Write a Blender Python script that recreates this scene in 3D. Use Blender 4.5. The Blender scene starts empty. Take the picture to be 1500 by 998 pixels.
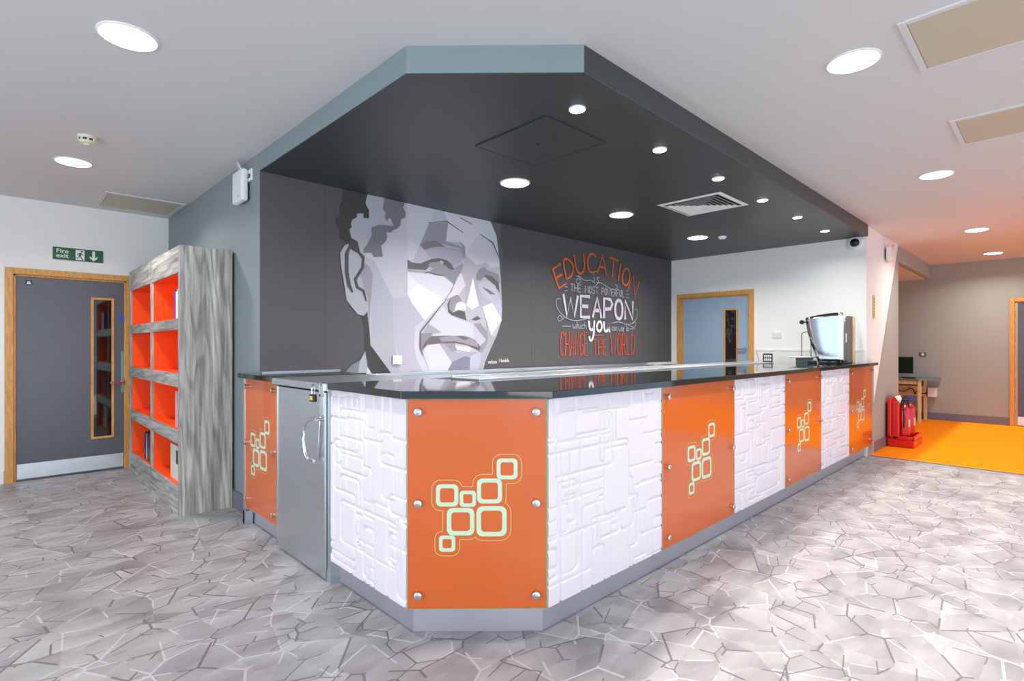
import bpy, bmesh, math, random
import numpy as np
from mathutils import Vector, Matrix
random.seed(7)
S = bpy.context.scene
COL = S.collection

# ------------------------------------------------------------------ camera, world, lights, exposure
TH = 0.7993
cam_d = bpy.data.cameras.new('camera'); cam = bpy.data.objects.new('camera', cam_d); COL.objects.link(cam)
cam.location = (0, 0, 1.32)
cam.rotation_euler = (math.pi/2, 0, TH - math.pi/2)
cam_d.sensor_fit = 'HORIZONTAL'; cam_d.sensor_width = 36
cam_d.lens = 779.21/1500*36
cam_d.shift_y = (506.77-499)/1500
cam_d.clip_start = .05
S.camera = cam
S.view_settings.view_transform = 'Standard'; S.view_settings.look = 'None'
S.view_settings.gamma = 1; S.view_settings.use_curve_mapping = False
S.view_settings.exposure = 0.0

w = bpy.data.worlds.new('world'); S.world = w; w.use_nodes = True
bg = w.node_tree.nodes['Background']; bg.inputs[0].default_value = (.62, .78, 1, 1); bg.inputs[1].default_value = 1.5

def sun(az_to, elev, strength, col, ang):
    d = bpy.data.lights.new('sun', 'SUN'); d.energy = strength; d.color = col; d.angle = ang
    o = bpy.data.objects.new('sun', d); COL.objects.link(o)
    v = Vector((math.cos(az_to)*math.cos(elev), math.sin(az_to)*math.cos(elev), -math.sin(elev)))
    o.rotation_euler = v.to_track_quat('-Z', 'Y').to_euler(); o.location = (3, -8, 6)
    return o
sun(math.radians(90), math.radians(27.6), 5.2, (1, .93, .84), math.radians(.6))

def area(name, loc, direction, sx, sy, power, col):
    d = bpy.data.lights.new(name, 'AREA'); d.shape = 'RECTANGLE'; d.size = sx; d.size_y = sy; d.energy = power; d.color = col
    o = bpy.data.objects.new(name, d); COL.objects.link(o); o.location = loc
    o.rotation_euler = Vector(direction).to_track_quat('-Z', 'Z').to_euler()
    return o
# daylight entering through the glazing on the two sides behind the camera
area('daylight_right', (-.8, -3.55, 1.45), (0, 1, 0.0), 5.0, 2.0, 105, (1, .99, .97))
area('daylight_left', (-3.45, 1.5, 1.35), (1, 0, 0.0), 8.0, 2.0, 240, (.95, .98, 1))

# ------------------------------------------------------------------ helpers
def lin(c):
    r = []
    for v in c[:3]:
        v = v/255
        r.append(v/12.92 if v <= .04045 else ((v+.055)/1.055)**2.4)
    return (*r, 1)

def mat(name, col, rough=.5, metal=0, bump=0, bscale=50, noise=0, nscale=6, emit=0, spec=.5, coat=0, alpha=1, trans=0, stretch=None):
    m = bpy.data.materials.new(name); m.use_nodes = True; nt = m.node_tree; b = nt.nodes['Principled BSDF']
    c = lin(col); b.inputs['Base Color'].default_value = c
    b.inputs['Roughness'].default_value = rough; b.inputs['Metallic'].default_value = metal
    b.inputs['Specular IOR Level'].default_value = spec
    b.inputs['Coat Weight'].default_value = coat; b.inputs['Coat Roughness'].default_value = .03
    b.inputs['Transmission Weight'].default_value = trans
    if emit: b.inputs['Emission Color'].default_value = c; b.inputs['Emission Strength'].default_value = emit
    if noise or bump:
        tc = nt.nodes.new('ShaderNodeTexCoord'); mp = nt.nodes.new('ShaderNodeMapping')
        nt.links.new(tc.outputs['Object'], mp.inputs[0])
        if stretch: mp.inputs['Scale'].default_value = stretch
    if noise:
        n = nt.nodes.new('ShaderNodeTexNoise'); n.inputs['Scale'].default_value = nscale; n.inputs['Detail'].default_value = 5
        r = nt.nodes.new('ShaderNodeValToRGB'); nt.links.new(mp.outputs[0], n.inputs['Vector'])
        r.color_ramp.elements[0].position = .3; r.color_ramp.elements[1].position = .7
        r.color_ramp.elements[0].color = (*[v*(1-noise) for v in c[:3]], 1); r.color_ramp.elements[1].color = (*[min(1, v*(1+noise)) for v in c[:3]], 1)
        nt.links.new(n.outputs[0], r.inputs[0]); nt.links.new(r.outputs[0], b.inputs['Base Color'])
    if bump:
        n2 = nt.nodes.new('ShaderNodeTexNoise'); n2.inputs['Scale'].default_value = bscale; n2.inputs['Detail'].default_value = 3
        nt.links.new(mp.outputs[0], n2.inputs['Vector'])
        bp = nt.nodes.new('ShaderNodeBump'); bp.inputs['Strength'].default_value = bump; bp.inputs['Distance'].default_value = .002
        nt.links.new(n2.outputs[0], bp.inputs['Height']); nt.links.new(bp.outputs[0], b.inputs['Normal'])
    return m

class G:
    """collects geometry in world coordinates"""
    def __init__(s, fr=None): s.v = []; s.f = []; s.c = []; s.fr = fr; s.smooth = False; s.mi = []
    def add(s, vs, fs, m=0):
        k = len(s.v); s.v += [tuple(s.fr(*p)) if s.fr else tuple(p) for p in vs]
        s.f += [tuple(i+k for i in f) for f in fs]; s.mi += [m]*len(fs); return s
    def box(s, x0, x1, y0, y1, z0, z1, m=0):
        return s.add([(x0,y0,z0),(x1,y0,z0),(x1,y1,z0),(x0,y1,z0),(x0,y0,z1),(x1,y0,z1),(x1,y1,z1),(x0,y1,z1)],
                     [(0,3,2,1),(4,5,6,7),(0,1,5,4),(1,2,6,5),(2,3,7,6),(3,0,4,7)], m)
    def prism(s, pts, z0, z1, m=0):
        n = len(pts)
        return s.add([(p[0],p[1],z0) for p in pts]+[(p[0],p[1],z1) for p in pts],
                     [tuple(range(n))[::-1], tuple(range(n,2*n))]+[(i,(i+1)%n,(i+1)%n+n,i+n) for i in range(n)], m)
    def lathe(s, c, prof, n=24, axis='z', m=0):
        """prof: list of (r, h) along the axis from c"""
        vs = []; fs = []
        for r, h in prof:
            for i in range(n):
                a = 2*math.pi*i/n; p = (r*math.cos(a), r*math.sin(a), h)
                if axis == 'x': p = (h, p[0], p[1])
                if axis == 'y': p = (p[0], h, p[1])
                vs.append((c[0]+p[0], c[1]+p[1], c[2]+p[2]))
        for k in range(len(prof)-1):
            for i in range(n):
                j = (i+1)%n; fs.append((k*n+i, k*n+j, (k+1)*n+j, (k+1)*n+i))
        fs.append(tuple(range(n))[::-1]); fs.append(tuple(range((len(prof)-1)*n, len(prof)*n)))
        return s.add(vs, fs, m)
    def tube(s, pts, r, n=8, m=0):
        pts = [Vector(p) for p in pts]; vs = []; fs = []
        for i, p in enumerate(pts):
            d = (pts[min(i+1, len(pts)-1)]-pts[max(i-1, 0)]).normalized()
            a = d.cross(Vector((0,0,1)));
            if a.length < .01: a = d.cross(Vector((1,0,0)))
            a.normalize(); b = d.cross(a)
            for k in range(n):
                t = 2*math.pi*k/n; vs.append(p+a*r*math.cos(t)+b*r*math.sin(t))
        for i in range(len(pts)-1):
            for k in range(n):
                j = (k+1)%n; fs.append((i*n+k, i*n+j, (i+1)*n+j, (i+1)*n+k))
        fs.append(tuple(range(n))[::-1]); fs.append(tuple(range((len(pts)-1)*n, len(pts)*n)))
        return s.add([tuple(v) for v in vs], fs, m)

def wloc(o):
    v = Vector((0,0,0))
    while o: v += o.location; o = o.parent
    return v

def obj(name, g, mats, parent=None, bevel=0, smooth=False, loc=None):
    base = wloc(parent) if parent else Vector((0,0,0))
    own = Vector(loc) if loc is not None else base
    me = bpy.data.meshes.new(name)
    me.from_pydata([tuple(Vector(v)-own) for v in g.v], [], g.f); me.validate()
    if not isinstance(mats, (list, tuple)): mats = [mats]
    for m in mats: me.materials.append(m)
    if len(mats) > 1:
        for p, i in zip(me.polygons, g.mi): p.material_index = i
    bm = bmesh.new(); bm.from_mesh(me); bmesh.ops.recalc_face_normals(bm, faces=bm.faces); bm.to_mesh(me); bm.free()
    if smooth:
        for p in me.polygons: p.use_smooth = True
        me.set_sharp_from_angle(angle=math.radians(40))
    o = bpy.data.objects.new(name, me); COL.objects.link(o)
    if parent: o.parent = parent
    o.location = own-base
    if bevel:
        b = o.modifiers.new('bevel', 'BEVEL'); b.width = bevel; b.segments = 2; b.limit_method = 'ANGLE'
    return o

def tag(o, label=None, cat=None, group=None, kind=None):
    if label: o['label'] = label
    if cat: o['category'] = cat
    if group: o['group'] = group
    if kind: o['kind'] = kind
    return o
def thing(name, loc, label, cat, group=None, kind=None):
    o = bpy.data.objects.new(name, None); COL.objects.link(o); o.location = loc; o.empty_display_size = .1
    return tag(o, label, cat, group, kind)
def struct(name, g, m, **k):
    o = obj(name, g, m, **k)
    if not k.get('parent'): o['kind'] = 'structure'
    return o
def copy_tree(o, parent=None):
    c = o.copy(); COL.objects.link(c)
    if parent: c.parent = parent
    for ch in list(o.children): copy_tree(ch, c)
    return c
def bez(p0, p1, p2, p3, n=12):
    r = []
    for i in range(n+1):
        t = i/n; r.append(tuple((1-t)**3*a+3*(1-t)**2*t*b+3*(1-t)*t*t*c+t**3*d for a, b, c, d in zip(p0, p1, p2, p3)))
    return r

# ------------------------------------------------------------------ materials
M = {}
M['ceiling'] = mat('ceiling_paint', (215,216,216), .55, bump=.08, bscale=80)
M['white'] = mat('white_wall_paint', (236,238,236), .6, bump=.08, bscale=90)
M['grey'] = mat('grey_wall_paint', (132,143,147), .5, bump=.08, bscale=90)
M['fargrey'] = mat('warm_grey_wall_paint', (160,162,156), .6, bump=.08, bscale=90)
M['fascia'] = mat('fascia_paint', (126,142,146), .55)
M['dark'] = mat('charcoal_ceiling_paint_and_fascia_shade', (60,64,65), .42, bump=.05, bscale=60)
M['skirt'] = mat('grey_skirting', (112,112,124), .4)
M['wallpaper'] = mat('dark_wallpaper', (84,81,84), .7, bump=.4, bscale=160, noise=.10, nscale=90, stretch=(6,1,1.2))
M['oak'] = mat('oak', (206,150,78), .4, noise=.22, nscale=9, stretch=(8,8,1))
M['door_dark'] = mat('slate_door_laminate', (84,88,99), .35, noise=.04)
M['door_blue'] = mat('blue_grey_door_laminate', (150,172,196), .35)
M['glass_dark'] = mat('dark_door_glass', (10,14,14), .04, spec=.9)
M['steel'] = mat('brushed_steel', (206,214,220), .33, 1, bump=.15, bscale=60, stretch=(1,1,22), noise=.05, nscale=3)
M['kicksteel'] = mat('kickboard_steel', (196,196,206), .38, .7, bump=.12, bscale=40, stretch=(1,1,20))
M['chrome'] = mat('chrome', (215,218,222), .12, 1)
M['granite'] = mat('polished_black_worktop', (15,28,24), .045, spec=.75, noise=.25, nscale=120)
M['glassorange'] = mat('orange_back_painted_glass', (208,96,34), .16, spec=.6, coat=.35)
M['logo'] = mat('pale_green_print', (196,222,190), .35)
M['logoline'] = mat('yellow_green_line_print', (205,196,120), .35)
M['relief'] = mat('white_relief_panel', (230,224,231), .36)
M['carcass'] = mat('grey_carcass', (92,96,102), .5)
M['gaskets'] = mat('glass_edge_green', (150,170,140), .2)
M['black'] = mat('black_plastic', (20,20,22), .35)
M['plastic'] = mat('white_plastic', (232,233,232), .35)
M['cream'] = mat('cream_plastic', (222,218,196), .4)
M['slot'] = mat('dark_slot', (50,50,52), .6)
M['orange_in'] = mat('orange_cubby_laminate', (252,82,10), .45)
M['light'] = mat('light_diffuser', (255,252,244), .5, emit=9)
M['hatch'] = mat('beige_hatch', (196,188,166), .5)
M['red'] = mat('red_plastic', (214,18,20), .25, coat=.3)
M['redmetal'] = mat('red_enamel', (200,12,16), .18, coat=.4)
M['blue'] = mat('blue_plastic', (40,84,190), .4)
M['bluesign'] = mat('blue_sign', (18,84,190), .4)
M['green'] = mat('green_sign', (4,92,48), .4)
M['signwhite'] = mat('sign_white', (238,240,238), .4)
M['brass'] = mat('brass_plate', (206,190,96), .35)
M['mirror'] = mat('bright_mirrored_glass', (238,242,246), .06, 1)
M['greymetal'] = mat('grey_cabinet_metal', (112,116,112), .4, .2)
M['screen'] = mat('dark_monitor_screen', (8,40,28), .15)
M['tabletop'] = mat('grey_green_table_top', (104,118,118), .35)
M['paleoak'] = mat('pale_wood', (228,198,142), .45, noise=.15, nscale=7, stretch=(6,6,1))

def wood_material():
    m = bpy.data.materials.new('weathered_grey_ash'); m.use_nodes = True; nt = m.node_tree; b = nt.nodes['Principled BSDF']
    tc = nt.nodes.new('ShaderNodeTexCoord'); N = nt.nodes.new; L = nt.links.new
    def noise(scale, vec, det=4, dist=0):
        n = N('ShaderNodeTexNoise'); n.inputs['Scale'].default_value = scale; n.inputs['Detail'].default_value = det; n.inputs['Distortion'].default_value = dist
        L(vec, n.inputs['Vector']); return n.outputs[0]
    def mp(sc):
        a = N('ShaderNodeMapping'); a.inputs['Scale'].default_value = sc; L(tc.outputs['Object'], a.inputs[0]); return a.outputs[0]
    broad = noise(11, mp((1,1,.05)), 3, .3)
    fine = noise(60, mp((1,1,.05)), 6)
    wv = N('ShaderNodeTexWave'); wv.bands_direction = 'DIAGONAL'; wv.inputs['Scale'].default_value = 9; wv.inputs['Distortion'].default_value = 14; wv.inputs['Detail'].default_value = 2; wv.inputs['Detail Scale'].default_value = .9
    L(mp((1,1,.12)), wv.inputs['Vector'])
    r1 = N('ShaderNodeValToRGB'); L(broad, r1.inputs[0])
    e = r1.color_ramp.elements; e[0].position = .32; e[0].color = lin((158,152,148)); e[1].position = .7; e[1].color = lin((214,212,206))
    k = r1.color_ramp.elements.new(.5); k.color = lin((180,180,176))
    def mul(a, bb, f):
        x = N('ShaderNodeMix'); x.data_type = 'RGBA'; x.blend_type = 'MULTIPLY'; x.inputs[0].default_value = f
        L(a, x.inputs[6]); L(bb, x.inputs[7]); return x.outputs[2]
    r2 = N('ShaderNodeValToRGB'); L(fine, r2.inputs[0]); r2.color_ramp.elements[0].position = .35; r2.color_ramp.elements[0].color = (.55,.54,.52,1); r2.color_ramp.elements[1].position = .6
    r3 = N('ShaderNodeValToRGB'); L(wv.outputs[0], r3.inputs[0]); r3.color_ramp.elements[0].position = .05; r3.color_ramp.elements[0].color = (.5,.48,.45,1); r3.color_ramp.elements[1].position = .5
    c = mul(mul(r1.outputs[0], r2.outputs[0], .9), r3.outputs[0], .6)
    L(c, b.inputs['Base Color']); b.inputs['Roughness'].default_value = .45
    return m
M['ash'] = wood_material()
def wood_h():
    m = M['ash'].copy(); m.name = 'weathered_grey_ash_horizontal'
    for n in m.node_tree.nodes:
        if n.type == 'MAPPING':
            s = n.inputs['Scale'].default_value; n.inputs['Scale'].default_value = (s[0], s[2], s[1])
    return m
M['ash_h'] = wood_h()

def floor_material():
    m = bpy.data.materials.new('shard_pattern_vinyl'); m.use_nodes = True; nt = m.node_tree; b = nt.nodes['Principled BSDF']
    N = nt.nodes.new; L = nt.links.new
    tc = N('ShaderNodeTexCoord')
    def mapping(rot, sc, loc=(0,0,0)):
        a = N('ShaderNodeMapping'); a.inputs['Rotation'].default_value = (0,0,rot); a.inputs['Scale'].default_value = sc; a.inputs['Location'].default_value = loc
        L(tc.outputs['Object'], a.inputs[0]); return a.outputs[0]
    def math_(op, a, bb=None, c=None):
        x = N('ShaderNodeMath'); x.operation = op
        for i, v in enumerate((a, bb, c)):
            if v is None: continue
            if isinstance(v, (int, float)): x.inputs[i].default_value = v
            else: L(v, x.inputs[i])
        return x.outputs[0]
    def noise(vec, sc, det=2):
        n = N('ShaderNodeTexNoise'); n.inputs['Scale'].default_value = sc; n.inputs['Detail'].default_value = det; L(vec, n.inputs['Vector']); return n.outputs[0]
    def shard(rot, sc, loc, vs, wdt):
        v = mapping(rot, sc, loc)
        f1 = N('ShaderNodeTexVoronoi'); f1.voronoi_dimensions = '2D'; f1.inputs['Scale'].default_value = vs; L(v, f1.inputs['Vector'])
        de = N('ShaderNodeTexVoronoi'); de.voronoi_dimensions = '2D'; de.feature = 'DISTANCE_TO_EDGE'; de.inputs['Scale'].default_value = vs; L(v, de.inputs['Vector'])
        line = math_('LESS_THAN', de.outputs['Distance'], wdt)
        # gradient across the shard in its own random direction
        sub = N('ShaderNodeVectorMath'); sub.operation = 'SUBTRACT'; 
        scl = N('ShaderNodeVectorMath'); scl.operation = 'SCALE'; scl.inputs['Scale'].default_value = 1
        L(v, sub.inputs[0]); L(f1.outputs['Position'], sub.inputs[1])
        off = N('ShaderNodeVectorMath'); off.operation = 'SUBTRACT'; L(f1.outputs['Color'], off.inputs[0]); off.inputs[1].default_value = (.5,.5,.5)
        dt = N('ShaderNodeVectorMath'); dt.operation = 'DOT_PRODUCT'; L(sub.outputs[0], dt.inputs[0]); L(off.outputs[0], dt.inputs[1])
        sx = N('ShaderNodeSeparateColor'); L(f1.outputs['Color'], sx.inputs[0])
        return line, math_('MULTIPLY', dt.outputs['Value'], vs), sx.outputs[2]
    base = mapping(0, (1,1,1))
    l1, g1, r1 = shard(.6, (1,1.35,1), (0,0,0), 3.6, .020)
    l2, g2, r2 = shard(-.5, (1.3,1,1), (3.3,1.7,0), 3.2, .016)
    l3, g3, r3 = shard(1.2, (1,1.6,1), (7.1,4.2,0), 5.2, .022)
    tone = math_('ADD', math_('MULTIPLY', g1, .42), math_('MULTIPLY', g2, .36))
    tone = math_('ADD', tone, math_('MULTIPLY', g3, .3))
    tone = math_('ADD', tone, math_('MULTIPLY', math_('SUBTRACT', r1, .5), .10))
    tone = math_('ADD', tone, math_('MULTIPLY', math_('SUBTRACT', r2, .5), .08))
    tone = math_('ADD', tone, math_('MULTIPLY', math_('SUBTRACT', noise(mapping(.3,(1,3,1)), 3.2, 4), .5), .55))
    tone = math_('ADD', tone, .52)
    ramp = N('ShaderNodeValToRGB'); L(tone, ramp.inputs[0]); e = ramp.color_ramp.elements
    e[0].position = .18; e[0].color = lin((128,125,128)); e[1].position = .85; e[1].color = lin((190,188,190))
    k = e.new(.5); k.color = lin((160,157,160))
    n1 = noise(base, 5.1, 0); n2 = noise(mapping(0,(1,1,1),(9,3,0)), 4.7, 0); n3 = noise(mapping(0,(1,1,1),(2,8,0)), 5.3, 0)
    dk = math_('MULTIPLY', l1, math_('GREATER_THAN', n1, .52))
    dk2 = math_('MULTIPLY', l3, math_('GREATER_THAN', n3, .56))
    dk = math_('MAXIMUM', dk, dk2)
    lt = math_('MULTIPLY', l2, math_('GREATER_THAN', n2, .53))
    lt = math_('MAXIMUM', lt, math_('MULTIPLY', l1, math_('LESS_THAN', n1, .41)))
    def mix(f, a, col):
        x = N('ShaderNodeMix'); x.data_type = 'RGBA'; L(f, x.inputs[0]); L(a, x.inputs[6]); x.inputs[7].default_value = col; return x.outputs[2]
    c = mix(math_('MULTIPLY', lt, .6), ramp.outputs[0], lin((204,202,206)))
    c = mix(math_('MULTIPLY', dk, .8), c, lin((96,90,94)))
    L(c, b.inputs['Base Color']); b.inputs['Roughness'].default_value = .42; b.inputs['Specular IOR Level'].default_value = .4
    return m
M['floor'] = floor_material()
M['carpet'] = mat('orange_carpet', (250,134,4), .9, noise=.14, nscale=120, bump=.6, bscale=400, spec=.1)

# ------------------------------------------------------------------ key dimensions (metres)
C = 2.76; ZS = 2.624; XS = 1.4145; YS = 1.582; YM = 4.152; XE = 7.451; YL = 7.042; XF = 12.0; YP = 1.60; XP = 9.25
XW = -3.6; YW = -3.7; XCARP = 7.53

# ------------------------------------------------------------------ setting
g = G(); g.box(XW, XCARP, YW, YL, -.05, 0); struct('floor', g, M['floor'])
g = G(); g.box(XCARP, XF+.1, YW, 5, -.05, .004); struct('floor_carpet', g, M['carpet'])
g = G(); g.box(XCARP-.012, XCARP+.012, YW, YP-.02, 0, .007); struct('trim_1', g, M['skirt'])
g = G(); g.box(XW, XF+.1, YW, YL+.1, C, C+.1); struct('ceiling', g, M['ceiling'])
# wall on the left with the fire exit
def holes(g, a0, a1, z0, z1, hs, put):
    hs = sorted(hs); x = a0
    for (h0, h1, hz0, hz1) in hs:
        put(x, h0, z0, z1)
        if hz0 > z0: put(h0, h1, z0, hz0)
        if hz1 < z1: put(h0, h1, hz1, z1)
        x = h1
    put(x, a1, z0, z1)
g = G(); holes(g, XW, XS+.1, 0, C, [(.10, 1.05, 0, 2.04)], lambda a,b,c,d: g.box(a,b,YL,YL+.12,c,d)); struct('wall_left', g, M['white'])
g = G(); g.box(-.1, 1.2, YL+.06, YL+.16, -.02, 2.2); struct('wall_left_room_beyond', g, M['slot'])
g = G(); g.box(XS, XS+.12, YM, YL, 0, C); struct('wall_grey', g, M['grey'])
g = G(); g.box(XS+.12, XE, YM, YM+.1, 0, C); struct('wall_back', g, M['wallpaper'])
g = G(); holes(g, YP+.15, YM, 0, C, [(2.95, 3.97, 0, 2.05)], lambda a,b,c,d: g.box(XE,XE+.12,a,b,c,d)); struct('wall_servery', g, M['white'])
g = G(); g.box(XE+.06, XE+.16, 2.8, 4.1, -.02, 2.2); struct('wall_servery_room_beyond', g, M['slot'])
g = G(); g.box(XE, XP, YP, YP+.15, 0, C); struct('wall_pilaster', g, M['white'])
# painted grey wedge on that wall
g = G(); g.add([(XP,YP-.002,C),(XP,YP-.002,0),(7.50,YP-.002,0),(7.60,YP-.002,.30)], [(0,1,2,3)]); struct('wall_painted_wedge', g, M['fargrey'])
g = G(); g.box(XP-.12, XP, YP+.15, 5, 0, C); struct('wall_alcove_side', g, M['fargrey'])
g = G(); g.box(XP, XF, 4.2, 4.3, 0, C); struct('wall_alcove_back', g, M['fargrey'])
g = G(); holes(g, YW, 4.3, 0, C, [(-.45, .47, 0, 2.03)], lambda a,b,c,d: g.box(XF,XF+.12,a,b,c,d)); struct('wall_far', g, M['fargrey'])
g = G(); g.box(XF+.06, XF+.16, -.6, .6, -.02, 2.2); struct('wall_far_room_beyond', g, M['slot'])
g = G(); g.box(XP, XF, YP, YP+.08, 2.52, C); g.box(XP, XF, YP+.08, 4.2, 2.52, 2.56); struct('ceiling_bulkhead', g, [M['fargrey']])
g = G(); g.box(XP, XF, YP+.08, 4.2, 2.514, 2.52); struct('ceiling_alcove', g, M['ceiling'])
# glazed walls behind the camera
def glazed(name, axis, pos, a0, a1, zt, n):
    g = G()
    def put(a,b,c,d):
        if axis == 'y': g.box(a,b,pos-.15,pos,c,d)
        else: g.box(pos-.15,pos,a,b,c,d)
    put(a0, a1, zt, C)
    struct('wall_'+name, g, M['white'])
glazed('right', 'y', YW, XW, XF, 2.62, 8)
g = G(); g.box(XW-.15, XW, YW, YL, 2.4, C); g.box(XW-.15, XW, YW, YL, 0, .12); g.box(XW-.15, XW, 5.5, YL, 0, C); struct('wall_rear', g, M['white'])

# skirtings
g = G(); g.box(XF-.018, XF, .56, 4.2, .004, .12); g.box(XF-.012, XF, .56, 4.2, .12, .13); struct('baseboard_far', g, M['skirt'])
g = G(); g.box(7.66, XP+.018, YP-.018, YP, 0, .12); g.box(7.66, XP+.012, YP-.012, YP, .12, .13); struct('baseboard_pilaster', g, M['skirt'])
g = G(); g.box(XS-.018, XS, 4.24, YL, 0, .14); struct('baseboard_grey', g, M['skirt'])
g = G(); g.box(XW, .06, YL-.018, YL, 0, .12); struct('baseboard_left', g, M['plastic'])

# dropped dark ceiling over the servery
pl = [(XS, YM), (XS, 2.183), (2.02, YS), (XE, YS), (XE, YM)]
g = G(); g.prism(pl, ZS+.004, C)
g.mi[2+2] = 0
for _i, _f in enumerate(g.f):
    if _i == 2+2: g.mi[_i] = 1  # right-hand fascia face coloured charcoal: its shade is painted in
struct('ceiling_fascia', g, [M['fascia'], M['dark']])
g = G(); e = .0; g.prism([(XS+.003, YM), (XS+.003, 2.185), (2.022, YS+.003), (XE-.003, YS+.003), (XE-.003, YM)], ZS, ZS+.004); struct('ceiling_dropped', g, M['dark'])

# ------------------------------------------------------------------ doors (part of the setting)
def door(n, axis, pos, a0, a1, ztop, leafmat, vis, face, knob=None, kick=None, fw=.06, thick=.03):
    """axis: 'y' wall plane y=pos facing -y, 'x' wall plane x=pos facing -x ; a0..a1 opening incl. frame"""
    root = thing('door_%d' % n, ((a0+a1)/2, pos, 0) if axis == 'y' else (pos, (a0+a1)/2, 0), None, None, kind='structure')
    root['kind'] = 'structure'
    def fr(a, d, z): return (a, pos-d, z) if axis == 'y' else (pos-d, a, z)
    g = G(fr); g.box(a0, a0+fw, -.06, thick, 0, ztop); g.box(a1-fw, a1, -.06, thick, 0, ztop); g.box(a0+fw, a1-fw, -.06, thick, ztop-fw, ztop)
    g.box(a0+fw, a0+fw+.018, -.05, .004, 0, ztop-fw); g.box(a1-fw-.018, a1-fw, -.05, .004, 0, ztop-fw); g.box(a0+fw, a1-fw, -.05, .004, ztop-fw-.018, ztop-fw)
    obj('frame', g, M['oak'], root, bevel=.003)
    l0, l1, lz = a0+fw+.02, a1-fw-.02, ztop-fw-.02
    g = G(fr); holes(g, l0, l1, .005, lz, [vis], lambda a,b,c,d: g.box(a,b,-.05,-.006,c,d)); leaf = obj('door_leaf', g, leafmat, root)
    v0, v1, vz0, vz1 = vis; t = .022
    g = G(fr); g.box(v0, v0+t, -.006, .006, vz0, vz1); g.box(v1-t, v1, -.006, .006, vz0, vz1); g.box(v0+t, v1-t, -.006, .006, vz0, vz0+t); g.box(v0+t, v1-t, -.006, .006, vz1-t, vz1)
    obj('vision_frame', g, M['oak'], leaf)
    g = G(fr); g.box(v0+.005, v1-.005, -.03, -.016, vz0+.005, vz1-.005); obj('pane', g, M['glass_dark'], leaf)
    if kick: g = G(fr); g.box(l0+.004, l1-.004, -.006, -.003, .02, kick); obj('kick_plate', g, M['steel'], leaf)
    if knob:
        a, z, s = knob
        g = G(fr); g.lathe(fr(0,0,0) if 0 else (a, 0, z), [(.026,-.006),(.026,.004),(.01,.004),(.01,.05)], 16, 'y'); g.box(min(a, a+s*.11), max(a, a+s*.11), .038, .054, z-.009, z+.009)
        obj('handle', g, M['chrome'], leaf, smooth=True)
    return root, fr, leaf
d1, f1, leaf1 = door(1, 'y', YL, .07, 1.08, 2.075, M['door_dark'], (.72, .915, .345, 1.825), -1, knob=(.985, .93, -1), kick=.165)
d2, f2, leaf2 = door(2, 'x', XE, 2.91, 4.04, 2.095, M['door_blue'], (3.13, 3.33, .6, 1.845), -1, knob=(3.03, 1.275, 1))
g = G(f2); g.box(3.02, 3.06, -.006, .012, 1.075, 1.10); obj('lock', g, M['black'], leaf2)
d3, f3, leaf3 = door(3, 'x', XF, -.46, .565, 2.105, M['door_dark'], (-.3, -.12, .9, 1.8), -1, kick=.16)
# small plates and signs on door 1
def label_part(name, g, m, parent): return obj(name, g, m, parent)
s = thing('door_code_sign', (.24, YL-.006+.006, 1.94), 'tiny square sign with two white lines at top left of the slate fire exit door', 'sign')
g = G(); g.box(.215, .265, YL+.000, YL+.006, 1.915, 1.965); obj('plate', g, M['black'], s)
g = G(); g.box(.229, .252, YL-.001, YL+.0, 1.944, 1.951); g.box(.229, .252, YL-.001, YL+.0, 1.936, 1.941); g.box(.225, .256, YL-.001, YL+.0, 1.926, 1.933); obj('print', g, M['signwhite'], s)
g = G(); g.lathe((.985, YL, 1.62), [(.032, .005), (.034, .004), (.034, 0), (.03,-.001)], 24, 'y')
tag(obj('round_door_sign', g, M['bluesign'], loc=(.985, YL+.006, 1.62)), 'round blue sign on the slate fire exit door, at the bookcase edge', 'sign')
g = G(); g.box(.975, 1.0, YL+.0, YL+.006, .82, 1.26)
tag(obj('door_push_plate', g, mat('pale_green_plate', (110,150,150), .3), loc=(.985, YL+.006, 1.04)), 'tall pale green plate on the slate fire exit door beside the bookcase', 'door plate')

# text helper (built-in font, converted to mesh)
def text_part(name, txt, h, fr, a, z, m, parent, spacing=1, sx=1, align='LEFT', thick=.0005, line=1):
    cu = bpy.data.curves.new('t', 'FONT'); cu.body = txt; cu.size = h; cu.extrude = thick; cu.space_character = spacing; cu.align_x = align; cu.space_line = line; cu.offset = h*.012
    o = bpy.data.objects.new('t', cu); COL.objects.link(o)
    dg = bpy.context.evaluated_depsgraph_get(); me = bpy.data.meshes.new_from_object(o.evaluated_get(dg))
    bpy.data.objects.remove(o)
    gg = G(fr); gg.add([(a+v.co.x*sx, v.co.z, z+v.co.y) for v in me.vertices], [tuple(p.vertices) for p in me.polygons])
    bpy.data.meshes.remove(me)
    return obj(name, gg, m, parent)

# fire exit sign
s = thing('fire_exit_sign', (.617, YL, 2.255), 'green sign with running figure and down arrow above the slate door', 'sign')
def frs(a, d, z): return (a, YL-d, z)
sx0, sx1, sz0, sz1 = .417, .822, 2.192, 2.318
g = G(frs); g.box(sx0, sx1, 0, .006, sz0, sz1); obj('plate', g, M['green'], s)
text_part('lettering', 'Fire\nexit', .058, frs, sx0+.025, 2.262, M['signwhite'], s, sx=1.1, thick=.0006, line=.80).location.y -= .0068
g = G(frs); g.box(sx0+.178, sx0+.25, .006, .0068, 2.203, 2.307); obj('pictogram_panel', g, M['signwhite'], s)
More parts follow.
